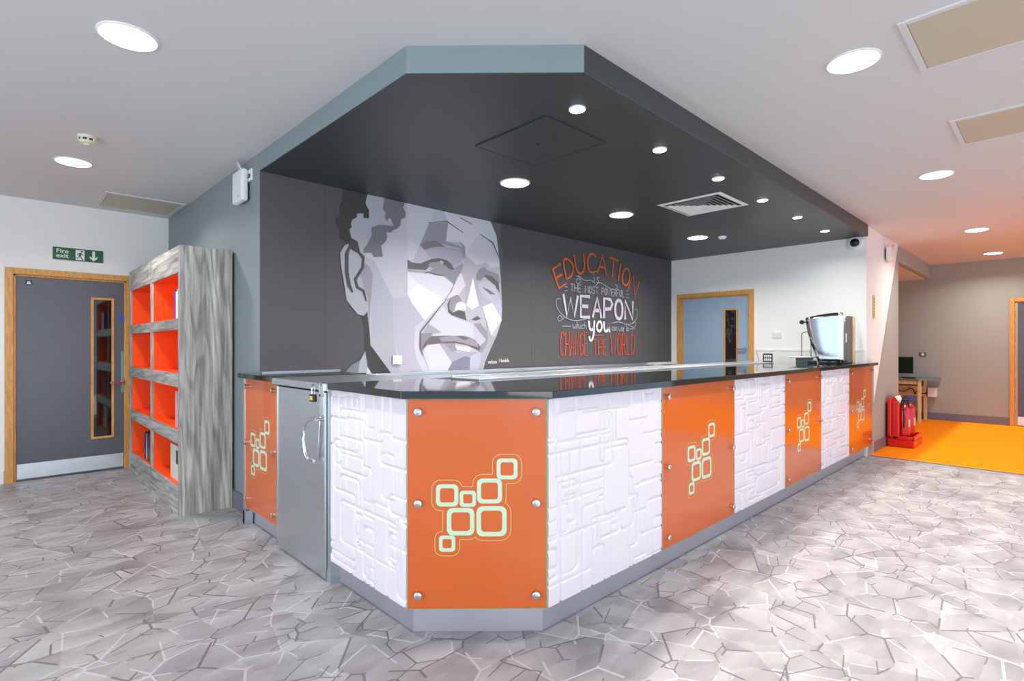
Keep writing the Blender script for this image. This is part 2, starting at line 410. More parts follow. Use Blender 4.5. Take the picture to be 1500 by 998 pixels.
# running figure: head, trunk, arms, legs as flat ribbons
def ribbon(g, pts, wd, d=.007, dd=.0004):
    P = [Vector((p[0], p[1])) for p in pts]; A = []; B = []
    for i, p in enumerate(P):
        t = (P[min(i+1, len(P)-1)]-P[max(i-1, 0)]);
        if t.length < 1e-9: t = Vector((1,0))
        t.normalize(); n = Vector((-t.y, t.x))*wd/2; A.append(p+n); B.append(p-n)
    n = len(P)
    g.add([(p.x, d, p.y) for p in A]+[(p.x, d, p.y) for p in B], [(i, i+1, n+i+1, n+i) for i in range(n-1)])
g = G(frs); cx0 = sx0+.214; cz = 2.25
ribbon(g, [(cx0+.008, cz+.026), (cx0-.004, cz-.006)], .017); ribbon(g, [(cx0+.006, cz+.022), (cx0-.018, cz+.018), (cx0-.022, cz+.002)], .006)
ribbon(g, [(cx0+.008, cz+.022), (cx0+.02, cz+.008), (cx0+.03, cz+.01)], .006)
ribbon(g, [(cx0-.004, cz-.004), (cx0+.01, cz-.02), (cx0+.022, cz-.045)], .009); ribbon(g, [(cx0-.006, cz-.006), (cx0-.012, cz-.024), (cx0-.036, cz-.026)], .008)
g.add([(cx0+.014+.009*math.cos(k*.785), .0072, cz+.042+.009*math.sin(k*.785)) for k in range(8)], [tuple(range(8))])
obj('running_figure', g, M['green'], s)
g = G(frs); ax = sx0+.325
g.add([(ax-.011,.0066,2.305),(ax+.011,.0066,2.305),(ax+.011,.0066,2.235),(ax+.032,.0066,2.254),(ax+.032,.0066,2.234),(ax,.0066,2.202),(ax-.032,.0066,2.234),(ax-.032,.0066,2.254),(ax-.011,.0066,2.235)], [(0,1,2,3,4,5,6,7,8)])
obj('arrow', g, M['signwhite'], s)

# ------------------------------------------------------------------ mural
mur = thing('wall_mural', (4.4, YM, 0), 'dark wallpaper mural with faceted grey portrait face and chalk style quotation, behind the counter', 'mural')
xs_ = [XS+.0, 2.62, 3.83, 4.45, 6.72, XE]
xs_ = [XS+.002, 1.92, 2.52, 3.12, 3.72, 4.34, 4.96, 5.58, 6.2, 6.82, XE-.002]
for a, b in zip(xs_[:-1], xs_[1:]):
    g = G(); g.box(a+.0008, b-.0008, YM-.003, YM, 1.0, ZS-.001); obj('wallpaper_strip', g, M['wallpaper'], mur)
fm = bpy.data.materials.new('portrait_print'); fm.use_nodes = True; nt = fm.node_tree
at = nt.nodes.new('ShaderNodeAttribute'); at.attribute_name = 'Col'; nt.links.new(at.outputs[0], nt.nodes['Principled BSDF'].inputs['Base Color']); nt.nodes['Principled BSDF'].inputs['Roughness'].default_value = .6
FACE=[((186, 181, 193),[(2.29,2.622),(2.914,2.622),(3.721,2.622),(3.805,2.493),(3.845,2.267),(3.863,2.016),(3.883,1.806),(3.883,1.594),(3.805,1.424),(3.715,1.278),(3.646,1.155),(3.611,1.043),(2.551,1.054),(2.373,1.268),(2.326,1.354),(2.307,1.644),(2.25,1.996),(2.26,2.116)]),
((60, 60, 60),[(2.232,1.589),(2.308,1.61),(2.327,1.354),(2.393,1.267),(2.561,1.053),(2.339,1.062),(2.307,1.183),(2.271,1.268),(2.263,1.472)]),
((189, 187, 198),[(2.297,2.612),(2.7,2.622),(2.7,1.772),(2.551,1.741),(2.364,2.051),(2.278,2.084)]),
((172, 171, 182),[(2.278,2.084),(2.364,2.063),(2.555,1.741),(2.561,1.355),(2.623,1.051),(2.551,1.054),(2.327,1.328),(2.345,1.955),(2.307,2.019)]),
((180, 174, 190),[(2.551,1.741),(2.7,1.772),(2.892,1.561),(2.784,1.484),(2.775,1.319),(2.926,1.039),(2.696,1.048),(2.561,1.355)]),
((198, 193, 207),[(2.784,1.499),(2.892,1.565),(2.839,1.458),(2.83,1.292),(2.914,1.17),(3.052,1.034),(2.892,1.04),(2.804,1.191),(2.775,1.319)]),
((150, 147, 160),[(2.232,1.927),(2.278,2.033),(2.326,1.996),(2.352,1.938),(2.339,1.783),(2.326,1.645),(2.316,1.473),(2.301,1.575),(2.29,1.745),(2.204,1.807)]),
((196, 199, 210),[(2.7,2.622),(3.006,2.617),(2.96,2.492),(2.837,2.26),(2.76,2.108),(2.7,2.101)]),
((186, 194, 202),[(3.006,2.619),(3.128,2.622),(3.166,2.524),(2.942,2.476)]),
((212, 213, 222),[(3.123,2.621),(3.721,2.622),(3.805,2.493),(3.84,2.267),(3.845,2.242),(3.52,2.144),(3.387,2.224),(3.374,2.322),(3.306,2.352),(3.14,2.329),(3.166,2.524)]),
((203, 201, 212),[(3.395,2.251),(3.531,2.433),(3.579,2.465),(3.749,2.398),(3.822,2.286),(3.845,2.242),(3.52,2.144),(3.387,2.218)]),
((200, 208, 216),[(3.592,2.622),(3.721,2.622),(3.8,2.493),(3.814,2.369),(3.66,2.472),(3.606,2.546)]),
((150, 149, 165),[(2.942,2.48),(3.166,2.516),(3.14,2.335),(3.306,2.313),(3.374,2.282),(3.052,2.308),(2.837,2.257)]),
((166, 163, 178),[(2.837,2.264),(3.024,2.266),(3.369,2.287),(3.385,2.21),(3.294,2.124),(3.244,2.07),(3.147,2.138),(2.96,2.145),(2.765,2.108)]),
((182, 178, 192),[(2.837,2.26),(2.892,2.219),(2.96,2.145),(2.848,2.099),(2.765,2.108)]),
((125, 120, 128),[(2.832,2.263),(2.914,2.299),(3.017,2.326),(3.142,2.278),(3.029,2.267),(2.971,2.25),(2.888,2.219)]),
((150, 146, 156),[(3.306,2.362),(3.374,2.322),(3.387,2.224),(3.369,2.192),(3.334,2.247),(3.349,2.308)]),
((216, 210, 223),[(2.707,2.017),(2.892,2.011),(3.099,1.995),(3.237,1.92),(3.183,1.838),(3.104,1.763),(2.815,1.899)]),
((226, 220, 230),[(2.703,2.011),(2.817,1.899),(2.703,1.786)]),
((240, 233, 240),[(2.817,1.901),(3.128,1.761),(2.76,1.699),(2.705,1.786)]),
((232, 225, 234),[(2.76,1.699),(3.128,1.761),(2.892,1.557)]),
((146, 141, 152),[(3.123,2.001),(3.147,2.138),(3.244,2.08),(3.344,2.15),(3.369,2.073),(3.299,2.007),(3.207,1.878),(3.176,1.818),(3.237,1.923)]),
((178, 172, 183),[(3.387,2.224),(3.52,2.149),(3.491,2.004),(3.4,1.728),(3.369,1.775),(3.387,1.926),(3.326,2.049),(3.369,2.152)]),
((216, 209, 220),[(3.326,2.049),(3.387,1.926),(3.281,1.809),(3.176,1.76),(3.147,1.778),(3.207,1.853),(3.281,1.996)]),
((244, 238, 243),[(3.48,2.014),(3.557,1.736),(3.473,1.685),(3.397,1.725)]),
((185, 180, 190),[(3.147,1.778),(3.281,1.813),(3.369,1.736),(3.4,1.726),(3.473,1.685),(3.557,1.736),(3.592,1.646),(3.66,1.577),(3.579,1.554),(3.395,1.562),(3.244,1.589),(3.176,1.629)]),
((146, 141, 150),[(3.281,1.829),(3.369,1.736),(3.269,1.73),(3.244,1.674),(3.207,1.64),(3.161,1.696),(3.183,1.784)]),
((227, 221, 230),[(3.244,1.676),(3.269,1.74),(3.324,1.763),(3.387,1.737),(3.39,1.683)]),
((92, 88, 92),[(3.154,1.724),(3.195,1.794),(3.176,1.725),(3.181,1.677),(3.224,1.646),(3.294,1.673),(3.374,1.661),(3.395,1.574),(3.294,1.598),(3.207,1.62),(3.166,1.647)]),
((96, 91, 94),[(3.452,1.584),(3.494,1.605),(3.541,1.628),(3.587,1.597),(3.512,1.576)]),
((178, 177, 190),[(3.52,2.144),(3.845,2.242),(3.865,2.016),(3.883,1.764),(3.715,1.763),(3.606,1.724),(3.562,1.787),(3.499,1.985)]),
((200, 206, 214),[(3.66,2.184),(3.845,2.242),(3.851,2.163),(3.729,2.14)]),
((138, 134, 144),[(3.52,2.047),(3.557,2.102),(3.633,2.14),(3.66,2.112),(3.834,2.077),(3.851,1.994),(3.828,1.971),(3.66,2.05),(3.579,1.992),(3.525,1.987)]),
((96, 92, 98),[(3.652,2.06),(3.743,2.047),(3.834,1.993),(3.851,1.884),(3.8,1.927),(3.785,1.957),(3.701,1.998),(3.633,2.037)]),
((192, 190, 204),[(3.538,1.948),(3.619,1.985),(3.688,2.001),(3.785,1.951),(3.834,1.856),(3.743,1.773),(3.633,1.832),(3.565,1.889)]),
((122, 118, 128),[(3.595,1.926),(3.674,1.913),(3.791,1.863),(3.715,1.858)]),
((242, 235, 242),[(3.606,1.724),(3.743,1.771),(3.877,1.598),(3.726,1.429)]),
((190, 189, 205),[(3.743,1.771),(3.845,1.846),(3.883,1.721),(3.877,1.598)]),
((202, 198, 211),[(3.087,1.72),(3.176,1.629),(3.269,1.589),(3.395,1.562),(3.486,1.541),(3.655,1.381),(3.579,1.315),(3.499,1.39),(3.369,1.422),(2.96,1.413),(3.087,1.449),(2.937,1.525)]),
((190, 186, 200),[(3.486,1.541),(3.655,1.381),(3.579,1.315),(3.486,1.396)]),
((146, 142, 152),[(3.486,1.541),(3.579,1.554),(3.674,1.464),(3.682,1.361),(3.592,1.238),(3.573,1.315),(3.655,1.381)]),
((162, 157, 168),[(2.937,1.529),(3.087,1.449),(2.87,1.434)]),
((140, 135, 145),[(2.839,1.436),(2.987,1.442),(2.926,1.375),(2.859,1.279)]),
((204, 200, 213),[(2.87,1.254),(2.914,1.323),(3.057,1.342),(3.212,1.154),(3.142,1.059),(2.96,1.038),(2.914,1.151)]),
((166, 161, 176),[(3.057,1.342),(3.147,1.335),(3.269,1.251),(3.426,1.251),(3.568,1.262),(3.552,1.208),(3.446,1.209),(3.369,1.216),(3.212,1.154)]),
((126, 124, 142),[(3.212,1.16),(3.369,1.216),(3.441,1.205),(3.436,1.049),(3.142,1.059)]),
((176, 178, 196),[(3.441,1.209),(3.573,1.262),(3.592,1.227),(3.552,1.045),(3.431,1.049)]),
((166, 162, 177),[(3.592,1.238),(3.682,1.361),(3.66,1.577),(3.729,1.429),(3.785,1.413),(3.701,1.274),(3.633,1.155),(3.6,1.043),(3.538,1.046)]),
((105, 100, 105),[(2.856,1.275),(2.888,1.347),(2.96,1.413),(3.147,1.419),(3.344,1.418),(3.452,1.395),(3.568,1.315),(3.571,1.266),(3.408,1.329),(3.244,1.35),(3.052,1.346),(2.919,1.334)]),
((150, 143, 152),[(3.057,1.399),(3.147,1.412),(3.244,1.421),(3.369,1.375),(3.434,1.395),(3.504,1.376),(3.557,1.303),(3.369,1.343),(3.244,1.366),(3.08,1.361)]),
((148, 142, 150),[(3.111,1.342),(3.244,1.347),(3.269,1.276),(3.207,1.261)]),
((246, 241, 245),[(3.249,1.323),(3.446,1.299),(3.428,1.259),(3.274,1.28)]),
((100, 95, 99),[(2.703,2.107),(2.75,2.085),(2.843,2.088),(2.96,2.141),(3.052,2.161),(3.147,2.151),(3.2,2.124),(3.237,2.072),(3.176,2.065),(3.142,2.093),(3.052,2.127),(2.948,2.078),(2.903,2.033),(2.707,2.024)]),
((170, 165, 175),[(2.707,2.024),(2.903,2.033),(2.96,2.014),(2.892,2.0),(2.707,2.0)]),
((146, 141, 148),[(2.926,2.082),(2.951,2.107),(3.052,2.127),(3.123,2.097),(3.244,2.041),(3.123,1.997),(3.017,2.004),(2.942,2.023),(2.983,2.054)]),
((190, 186, 194),[(3.062,2.128),(3.083,2.144),(3.109,2.124),(3.085,2.102)]),
((96, 92, 98),[(2.926,2.475),(3.145,2.524),(3.352,2.445),(3.356,2.45),(3.149,2.534),(2.926,2.48)]),
((104, 101, 106),[(3.307,2.589),(3.463,2.549),(3.467,2.556),(3.311,2.596)]),
((104, 101, 106),[(3.568,2.467),(3.742,2.397),(3.83,2.26),(3.838,2.264),(3.756,2.407),(3.573,2.472)]),
((100, 96, 100),[(2.894,1.997),(2.925,2.01),(3.015,1.994),(3.122,1.994),(3.124,2.0),(3.019,2.007),(2.927,2.022),(2.89,2.003)]),
((96, 91, 96),[(3.144,1.779),(2.832,1.451),(2.831,1.296),(2.866,1.226),(2.873,1.228),(2.846,1.298),(2.845,1.446),(3.15,1.776)]),
((100, 98, 104),[(3.841,2.267),(3.864,2.016),(3.872,2.017),(3.849,2.268)]),
((62, 60, 58),[(2.075,2.621),(2.297,2.622),(2.288,2.571),(2.277,2.551),(2.288,2.52),(2.312,2.49),(2.312,2.416),(2.26,2.413),(2.256,2.451),(2.201,2.441),(2.195,2.405),(2.154,2.378),(2.143,2.343),(2.152,2.32),(2.129,2.296),(2.146,2.227),(2.204,2.202),(2.232,2.113),(2.15,2.153),(2.105,2.18),(2.044,2.213),(2.048,2.284),(2.018,2.322),(2.006,2.37),(2.048,2.398),(2.044,2.467),(2.068,2.521)]),
((166, 168, 177),[(2.297,2.622),(2.471,2.622),(2.447,2.54),(2.471,2.466),(2.551,2.391),(2.373,2.358),(2.339,2.323),(2.339,2.28),(2.278,2.169),(2.269,2.083),(2.232,2.104),(2.204,2.202),(2.146,2.227),(2.129,2.296),(2.152,2.32),(2.143,2.343),(2.154,2.378),(2.195,2.405),(2.201,2.441),(2.256,2.451),(2.26,2.413),(2.312,2.416),(2.312,2.49),(2.288,2.52),(2.277,2.551)]),
((113, 113, 121),[(2.461,2.622),(2.669,2.62),(2.654,2.569),(2.681,2.528),(2.671,2.482),(2.633,2.466),(2.623,2.406),(2.582,2.365),(2.541,2.348),(2.535,2.33),(2.479,2.322),(2.491,2.285),(2.471,2.238),(2.428,2.197),(2.447,2.104),(2.364,2.091),(2.339,2.126),(2.26,2.113),(2.26,2.15),(2.297,2.197),(2.339,2.28),(2.331,2.339),(2.412,2.381),(2.555,2.39),(2.527,2.449),(2.503,2.452),(2.491,2.422),(2.465,2.447),(2.475,2.496),(2.443,2.522)]),
((96, 99, 106),[(3.715,2.622),(3.874,2.622),(3.851,2.574),(3.863,2.481),(3.845,2.425),(3.897,2.316),(3.874,2.229),(3.851,2.121),(3.84,2.267),(3.805,2.493)]),
((168, 168, 177),[(2.146,2.189),(2.086,2.153),(2.048,2.09),(2.054,1.993),(2.072,1.896),(2.105,1.7),(2.168,1.629),(2.204,1.588),(2.26,1.577),(2.308,1.623),(2.297,1.729),(2.267,1.812),(2.223,1.943),(2.263,2.066),(2.204,2.14)]),
((72, 70, 70),[(2.125,2.196),(2.154,2.217),(2.208,2.197),(2.226,2.104),(2.26,2.079),(2.256,2.048),(2.223,2.078),(2.177,2.114),(2.136,2.134),(2.114,2.112)]),
((168, 168, 178),[(2.136,2.093),(2.168,2.118),(2.204,2.106),(2.234,2.071),(2.226,1.994),(2.177,1.905),(2.146,1.836),(2.123,1.933)]),
((126, 129, 139),[(2.061,1.065),(2.15,1.161),(2.232,1.198),(2.204,1.059)]),
((166, 170, 180),[(2.201,1.059),(2.226,1.193),(2.275,1.272),(2.308,1.055)]),
((212, 214, 205),[(2.292,1.141),(2.358,1.053),(2.292,1.055)]),
((74, 72, 72),[(2.134,2.179),(2.086,2.089),(2.086,1.929),(2.108,1.819),(2.149,1.765),(2.166,1.774),(2.143,1.832),(2.122,1.935),(2.122,2.088),(2.151,2.174)]),
((74, 72, 72),[(2.199,2.118),(2.242,2.073),(2.235,1.991),(2.167,1.882),(2.189,1.805),(2.244,1.782),(2.277,1.7),(2.291,1.704),(2.268,1.799),(2.213,1.822),(2.195,1.878),(2.263,1.985),(2.27,2.084),(2.21,2.128)])]

def print_mesh(name, polys, parent, y0):
    bm = bmesh.new(); cl = bm.verts.layers.float_color.new('Col'); px, py, pz = wloc(parent)
    for i, (c, pts) in enumerate(polys):
        q = [pts[0]]
        for p in pts[1:]:
            if (p[0]-q[-1][0])**2+(p[1]-q[-1][1])**2 > 1e-7: q.append(p)
        if len(q) < 3: continue
        f = bm.faces.new([bm.verts.new((p[0]-px, y0-i*.0001-py, p[1]-pz)) for p in q])
        for l in f.verts: l[cl] = lin(c)
    bm.normal_update(); bmesh.ops.triangulate(bm, faces=bm.faces)
    me = bpy.data.meshes.new(name); bm.to_mesh(me); bm.free(); me.materials.append(fm)
    o = bpy.data.objects.new(name, me); COL.objects.link(o); o.parent = parent; return o
print_mesh('portrait_print', FACE, mur, YM-.0035)

# single-stroke letters, unit box, drawn as thick ribbons
GL = {
'E': [[(1,1),(0,1),(0,0),(1,0)],[(0,.52),(.8,.52)]], 'D': [[(0,0),(0,1),(.55,.95),(1,.65),(1,.35),(.55,.05),(0,0)]],
'U': [[(0,1),(.02,.3),(.25,.03),(.6,0),(.95,.25),(1,1)]], 'C': [[(1,.85),(.7,1),(.3,.97),(.03,.7),(0,.35),(.2,.06),(.6,0),(1,.12)]],
'A': [[(0,0),(.5,1),(1,0)],[(.2,.36),(.82,.36)]], 'T': [[(0,1),(1,1)],[(.5,1),(.5,0)]], 'I': [[(.5,1),(.5,0)]],
'O': [[(.5,1),(.15,.88),(0,.5),(.15,.1),(.5,0),(.85,.1),(1,.5),(.85,.88),(.5,1)]], 'N': [[(0,0),(0,1),(1,0),(1,1)]],
'H': [[(0,0),(0,1)],[(1,0),(1,1)],[(0,.5),(1,.5)]], 'M': [[(0,0),(.05,1),(.5,.35),(.95,1),(1,0)]],
'S': [[(1,.85),(.6,1),(.15,.9),(.1,.65),(.5,.5),(.95,.35),(.85,.08),(.4,0),(0,.12)]],
'P': [[(0,0),(0,1),(.75,.97),(1,.75),(.75,.5),(0,.45)]], 'W': [[(0,1),(.25,0),(.5,.85),(.75,0),(1,1)]],
'R': [[(0,0),(0,1),(.75,.97),(1,.75),(.75,.5),(0,.45)],[(.4,.46),(1,0)]], 'F': [[(1,1),(0,1),(0,0)],[(0,.52),(.8,.52)]],
'L': [[(0,1),(0,0),(1,0)]], 'G': [[(1,.85),(.6,1),(.1,.85),(0,.4),(.3,0),(.95,.08),(1,.45),(.6,.45)]],
'i': [[(.5,.6),(.5,.1),(.7,0)],[(.5,.78),(.5,.86)]], 's': [[(.9,.55),(.5,.62),(.2,.5),(.6,.32),(.85,.15),(.5,0),(.1,.06)]],
'w': [[(0,.6),(.1,.05),(.4,.05),(.5,.5),(.6,.05),(.9,.05),(1,.6)]], 'h': [[(.1,0),(.15,1)],[(.1,.35),(.5,.6),(.85,.4),(.9,0)]],
'c': [[(.9,.5),(.5,.6),(.1,.35),(.2,.05),(.9,.08)]], 'a': [[(.85,.55),(.35,.6),(.1,.3),(.3,.02),(.8,.25),(.85,.58),(.85,.1),(1,0)]],
'n': [[(.1,0),(.1,.6)],[(.1,.4),(.5,.6),(.85,.45),(.9,0)]], 'u': [[(.05,.6),(.1,.15),(.4,0),(.8,.2),(.85,.6),(.87,.1),(1,0)]],
'e': [[(.1,.3),(.85,.35),(.7,.58),(.3,.55),(.1,.25),(.35,0),(.9,.08)]], 't': [[(.45,1),(.45,.15),(.8,0)],[(.1,.62),(.85,.66)]],
'o': [[(.5,.6),(.15,.45),(.1,.15),(.45,0),(.85,.15),(.85,.5),(.5,.6)]], 'y': [[(.05,.6),(.12,.2),(.45,.05),(.8,.25)],[(.88,.62),(.8,0),(.6,-.45),(.2,-.5),(.1,-.25)]],
'l': [[(.4,1),(.4,.1),(.7,0)]], 'd': [[(.85,1),(.85,0)],[(.85,.45),(.5,.6),(.1,.3),(.35,0),(.85,.15)]],
}
MUR_Y = YM-.0145
def smooth_stroke(st, it=2):
    for _ in range(it):
        q = [st[0]]
        for a, b in zip(st[:-1], st[1:]):
            q += [(a[0]*.75+b[0]*.25, a[1]*.75+b[1]*.25), (a[0]*.25+b[0]*.75, a[1]*.25+b[1]*.75)]
        st = q+[st[-1]]
    return st
def strokes(g, ch, cx_, cz_, w_, h_, ang, wd, curvy=False):
    ca, sa = math.cos(ang), math.sin(ang)
    for st in GL[ch]:
        if curvy or ch in 'CDOSUGcaosuey': st = smooth_stroke(st)
        pts = []
        for (u, v) in st:
            a = (u-.5)*w_; b = (v-.5)*h_; pts.append((cx_+a*ca-b*sa, cz_+a*sa+b*ca))
        # extend ends slightly
        ribbon(g, pts, wd, d=0)
def frm(a, d, z): return (a, MUR_Y-d, z)
orange = mat('orange_chalk_print', (226,104,44), .7, noise=.25, nscale=60); redor = mat('red_orange_chalk_print', (206,76,44), .7, noise=.25, nscale=60)
chalk = mat('lilac_chalk_print', (206,198,214), .7, noise=.15, nscale=70); chalk2 = mat('grey_chalk_print', (176,176,182), .7, noise=.15, nscale=70)
g = G(frm)
for ch, x, z, w_, a in (('E',4.82,2.15,.17,28),('D',4.985,2.265,.17,18),('U',5.2,2.335,.19,9),('C',5.44,2.37,.18,2),('A',5.66,2.375,.20,-3),('T',5.90,2.355,.20,-8),('I',6.05,2.315,.05,-13),('O',6.205,2.265,.19,-20),('N',6.40,2.17,.19,-28)):
    strokes(g, ch, x, z, w_, .245, math.radians(a), .026)
obj('lettering_education', g, orange, mur)
def word(g, txt, x0, x1, z0, z1, wd, gap=.28, slant=0, z0b=None, curvy=False):
    ws = {'I': .25, 'i': .4, 'l': .4, 'W': 1.5, 'M': 1.25, ' ': .6, 'w': 1.3, 't': .7}
    tot = sum(ws.get(c, 1) for c in txt)+gap*(len(txt)-1); u = (x1-x0)/tot; x = x0
    for c in txt:
        w_ = ws.get(c, 1)*u
        if c != ' ': strokes(g, c, x+w_/2, (z0+z1)/2, w_, z1-z0, slant, wd, curvy)
        x += w_+gap*u
g = G(frm); word(g, 'THE', 5.02, 5.22, 1.985, 2.075, .012, .35); obj('lettering_the', g, chalk2, mur); g = G(frm); word(g, 'MOST', 5.30, 5.57, 1.985, 2.075, .012, .35); obj('lettering_most', g, chalk2, mur); g = G(frm); word(g, 'POWERFUL', 5.65, 6.16, 1.985, 2.075, .012, .35)
obj('lettering_powerful', g, chalk2, mur)
g = G(frm)
for s_ in (-1, 1):
    bx = 5.59+s_*.63
    for k in (-1, 0, 1): ribbon(g, [(bx, 2.03+k*.04), (bx+s_*.05, 2.03+k*.055)], .008, d=0)
obj('accent_marks', g, chalk2, mur)['kind'] = 'stuff'
g = G(frm); word(g, 'WEAPON', 4.88, 6.37, 1.68, 1.94, .045, .3); obj('lettering_weapon', g, chalk, mur)
g = G(frm); word(g, 'you', 5.37, 5.83, 1.5, 1.73, .034, .12, curvy=True); obj('lettering_you', g, mat('white_chalk_print', (236,232,238), .7), mur)
g = G(frm); word(g, 'which', 5.06, 5.33, 1.53, 1.62, .011, .2, curvy=True); word(g, 'can use to', 5.87, 6.27, 1.52, 1.61, .011, .2, curvy=True)
ribbon(g, [(4.86,1.555),(5.03,1.557)], .008, d=0); ribbon(g, [(6.30,1.555),(6.42,1.557)], .008, d=0)
word(g, 'is', 5.47, 5.60, 2.13, 2.25, .012, .3, curvy=True)
# flourishes
def flo(pts, wd=.009): ribbon(g, smooth_stroke(pts, 3), wd, d=0)
flo([(5.2,2.14),(5.14,2.15),(5.12,2.11),(5.17,2.08),(5.22,2.12),(5.2,2.17),(5.12,2.18)]); flo([(5.16,2.19),(5.3,2.13),(5.42,2.16),(5.5,2.12)]); flo([(5.5,2.08),(5.6,2.15),(5.75,2.1),(5.9,2.06),(6.0,2.09),(6.0,2.13),(5.95,2.14)])
flo([(5.33,1.66),(5.1,1.62),(4.9,1.66),(4.76,1.76),(4.75,1.88),(4.83,1.88)]); flo([(4.9,1.66),(4.8,1.60),(4.77,1.65),(4.82,1.69),(4.87,1.65)])
flo([(5.86,1.62),(6.05,1.65),(6.25,1.60),(6.43,1.66),(6.5,1.76),(6.48,1.84),(6.42,1.82)]); flo([(6.25,1.61),(6.4,1.57),(6.46,1.62),(6.42,1.66),(6.36,1.62)])
obj('lettering_small_script', g, chalk2, mur)
g = G(frm); word(g, 'CHANGE', 4.83, 5.36, 1.20, 1.485, .016, .35); word(g, 'THE', 5.47, 5.76, 1.20, 1.40, .016, .4); word(g, 'WORLD', 5.84, 6.42, 1.20, 1.49, .016, .3)
ribbon(g, [(5.5,1.455),(5.7,1.455)], .011, d=0); obj('lettering_change_the_world', g, redor, mur)
g = G(frm); word(g, 'nelson', 3.68, 3.80, 1.135, 1.175, .005, .15, math.radians(4), curvy=True); obj('signature', g, M['signwhite'], mur); g = G(frm); word(g, 'M', 3.835, 3.865, 1.145, 1.185, .006, .15, 0); word(g, 'andela', 3.87, 3.98, 1.145, 1.185, .005, .15, 0, curvy=True)
obj('signature', g, M['signwhite'], mur)

# ------------------------------------------------------------------ the counter
P0, P1, P2, P3 = (1.33, 4.225), (1.33, 2.052), (1.795, 1.611), (7.70, 1.572)
def offset_poly(pts, d):
    """offset an open polyline to its right by d"""
    r = []; n = len(pts)
    dirs = []
    for a, b in zip(pts[:-1], pts[1:]):
        v = Vector((b[0]-a[0], b[1]-a[1])).normalized(); dirs.append(v)
    for i, p in enumerate(pts):
        p = Vector(p)
        if i in (0, n-1):
            v = dirs[0] if i == 0 else dirs[-1]; r.append(tuple(p+Vector((v.y, -v.x))*d))
        else:
            n1 = Vector((dirs[i-1].y, -dirs[i-1].x)); n2 = Vector((dirs[i].y, -dirs[i].x)); m = (n1+n2).normalized()
            r.append(tuple(p+m*d/m.dot(n1)))
    return r
counter = thing('servery_counter', (2.2, 2.2, 0), 'long chamfered servery counter fronted with orange glass and white relief panels', 'counter')
YI = 2.22; XI = 1.92
G0 = (1.33, 2.815)   # right jamb of the gate
front = [G0, P1, P2, P3]
body = offset_poly(front, -.024); kick = offset_poly(front, -.055)
ZP0, ZP1 = .133, 1.078
g = G(); g.prism(body[:-1]+[(7.44, 1.6), (7.44, YI), (XI, YI), (XI, 2.815)], .118, 1.083); obj('carcass', g, M['carcass'], counter)
g = G(); g.prism(kick[:-1]+[(7.44, 1.628), (7.44, 1.75), (1.9, 1.85), (1.5, 2.2), (1.5, 2.815)], 0.001, .118); obj('kickboard', g, M['kicksteel'], counter)
g = G(); g.box(P3[0]-.06, P3[0], 1.576, 1.598, .001, .117); obj('foot', g, M['kicksteel'], counter)
def seg(a, b):
    u = Vector((b[0]-a[0], b[1]-a[1])).normalized(); n = Vector((u.y, -u.x))
    def fr(s_, d, z): return (a[0]+u.x*s_+n.x*d, a[1]+u.y*s_+n.y*d, z)
    return fr, math.hypot(b[0]-a[0], b[1]-a[1])
# logo: rounded squares (centre a, centre z, half size, ring thickness), in metres around the panel's middle
LK = .00311
LOGO = [((x-698.7)*LK, (743-y)*LK, h*LK, t*LK) for x, y, h, t in ((655,727,16.2,5.8),(685,732,11.8,5.2),(716.5,720.8,18.2,6),(742,688.7,15.2,5.6),(674.6,765.2,20,6.4),(719.5,764.8,22,6.6),(655,797,11.8,5.2))]
def rrect(cx_, cz_, h, r, n=5):
    p = []
    for qx, qz, a0 in ((1,1,0),(-1,1,90),(-1,-1,180),(1,-1,270)):
        for k in range(n+1):
            a = math.radians(a0+90*k/n); p.append((cx_+qx*(h-r)+r*math.cos(a), cz_+qz*(h-r)+r*math.sin(a)))
    return p
def sdf_rr(px, pz, cx_, cz_, h, r):
    qx = abs(px-cx_)-h+r; qz = abs(pz-cz_)-h+r
    return math.hypot(max(qx, 0), max(qz, 0))+min(max(qx, qz), 0)-r
def logo_contour():
    off = .0185; st = .006; segs = []
    nx, nz = 84, 84; x0, z0 = -.25, -.25
    val = [[min(sdf_rr(x0+i*st, z0+j*st, a, b, h, h*.42) for a, b, h, t in LOGO)-off for j in range(nz)] for i in range(nx)]
    for i in range(nx-1):
        for j in range(nz-1):
            c = [(x0+i*st, z0+j*st, val[i][j]), (x0+(i+1)*st, z0+j*st, val[i+1][j]), (x0+(i+1)*st, z0+(j+1)*st, val[i+1][j+1]), (x0+i*st, z0+(j+1)*st, val[i][j+1])]
            e = []
            for k in range(4):
                p, q = c[k], c[(k+1)%4]
                if (p[2] > 0) != (q[2] > 0):
                    t = p[2]/(p[2]-q[2]); e.append((p[0]+(q[0]-p[0])*t, p[1]+(q[1]-p[1])*t))
            if len(e) == 2: segs.append(e)
    return segs
CONT = logo_contour()
def logo(fr, mid, zc, parent, sx=1):
    g = G(fr)
    for a, b, h, t in LOGO:
        o_ = rrect(mid+a, zc+b, h, h*.42); i_ = rrect(mid+a, zc+b, h-t, (h-t)*.36); n = len(o_)
        g.add([(p[0], .0006, p[1]) for p in o_]+[(p[0], .0006, p[1]) for p in i_], [(k, (k+1)%n, n+(k+1)%n, n+k) for k in range(n)])
    obj('logo_rings', g, M['logo'], parent)
    g = G(fr)
    for e in CONT: ribbon(g, [(mid+p[0], zc+p[1]) for p in e], .0028, d=.0007)
    obj('logo_outline', g, M['logoline'], parent)
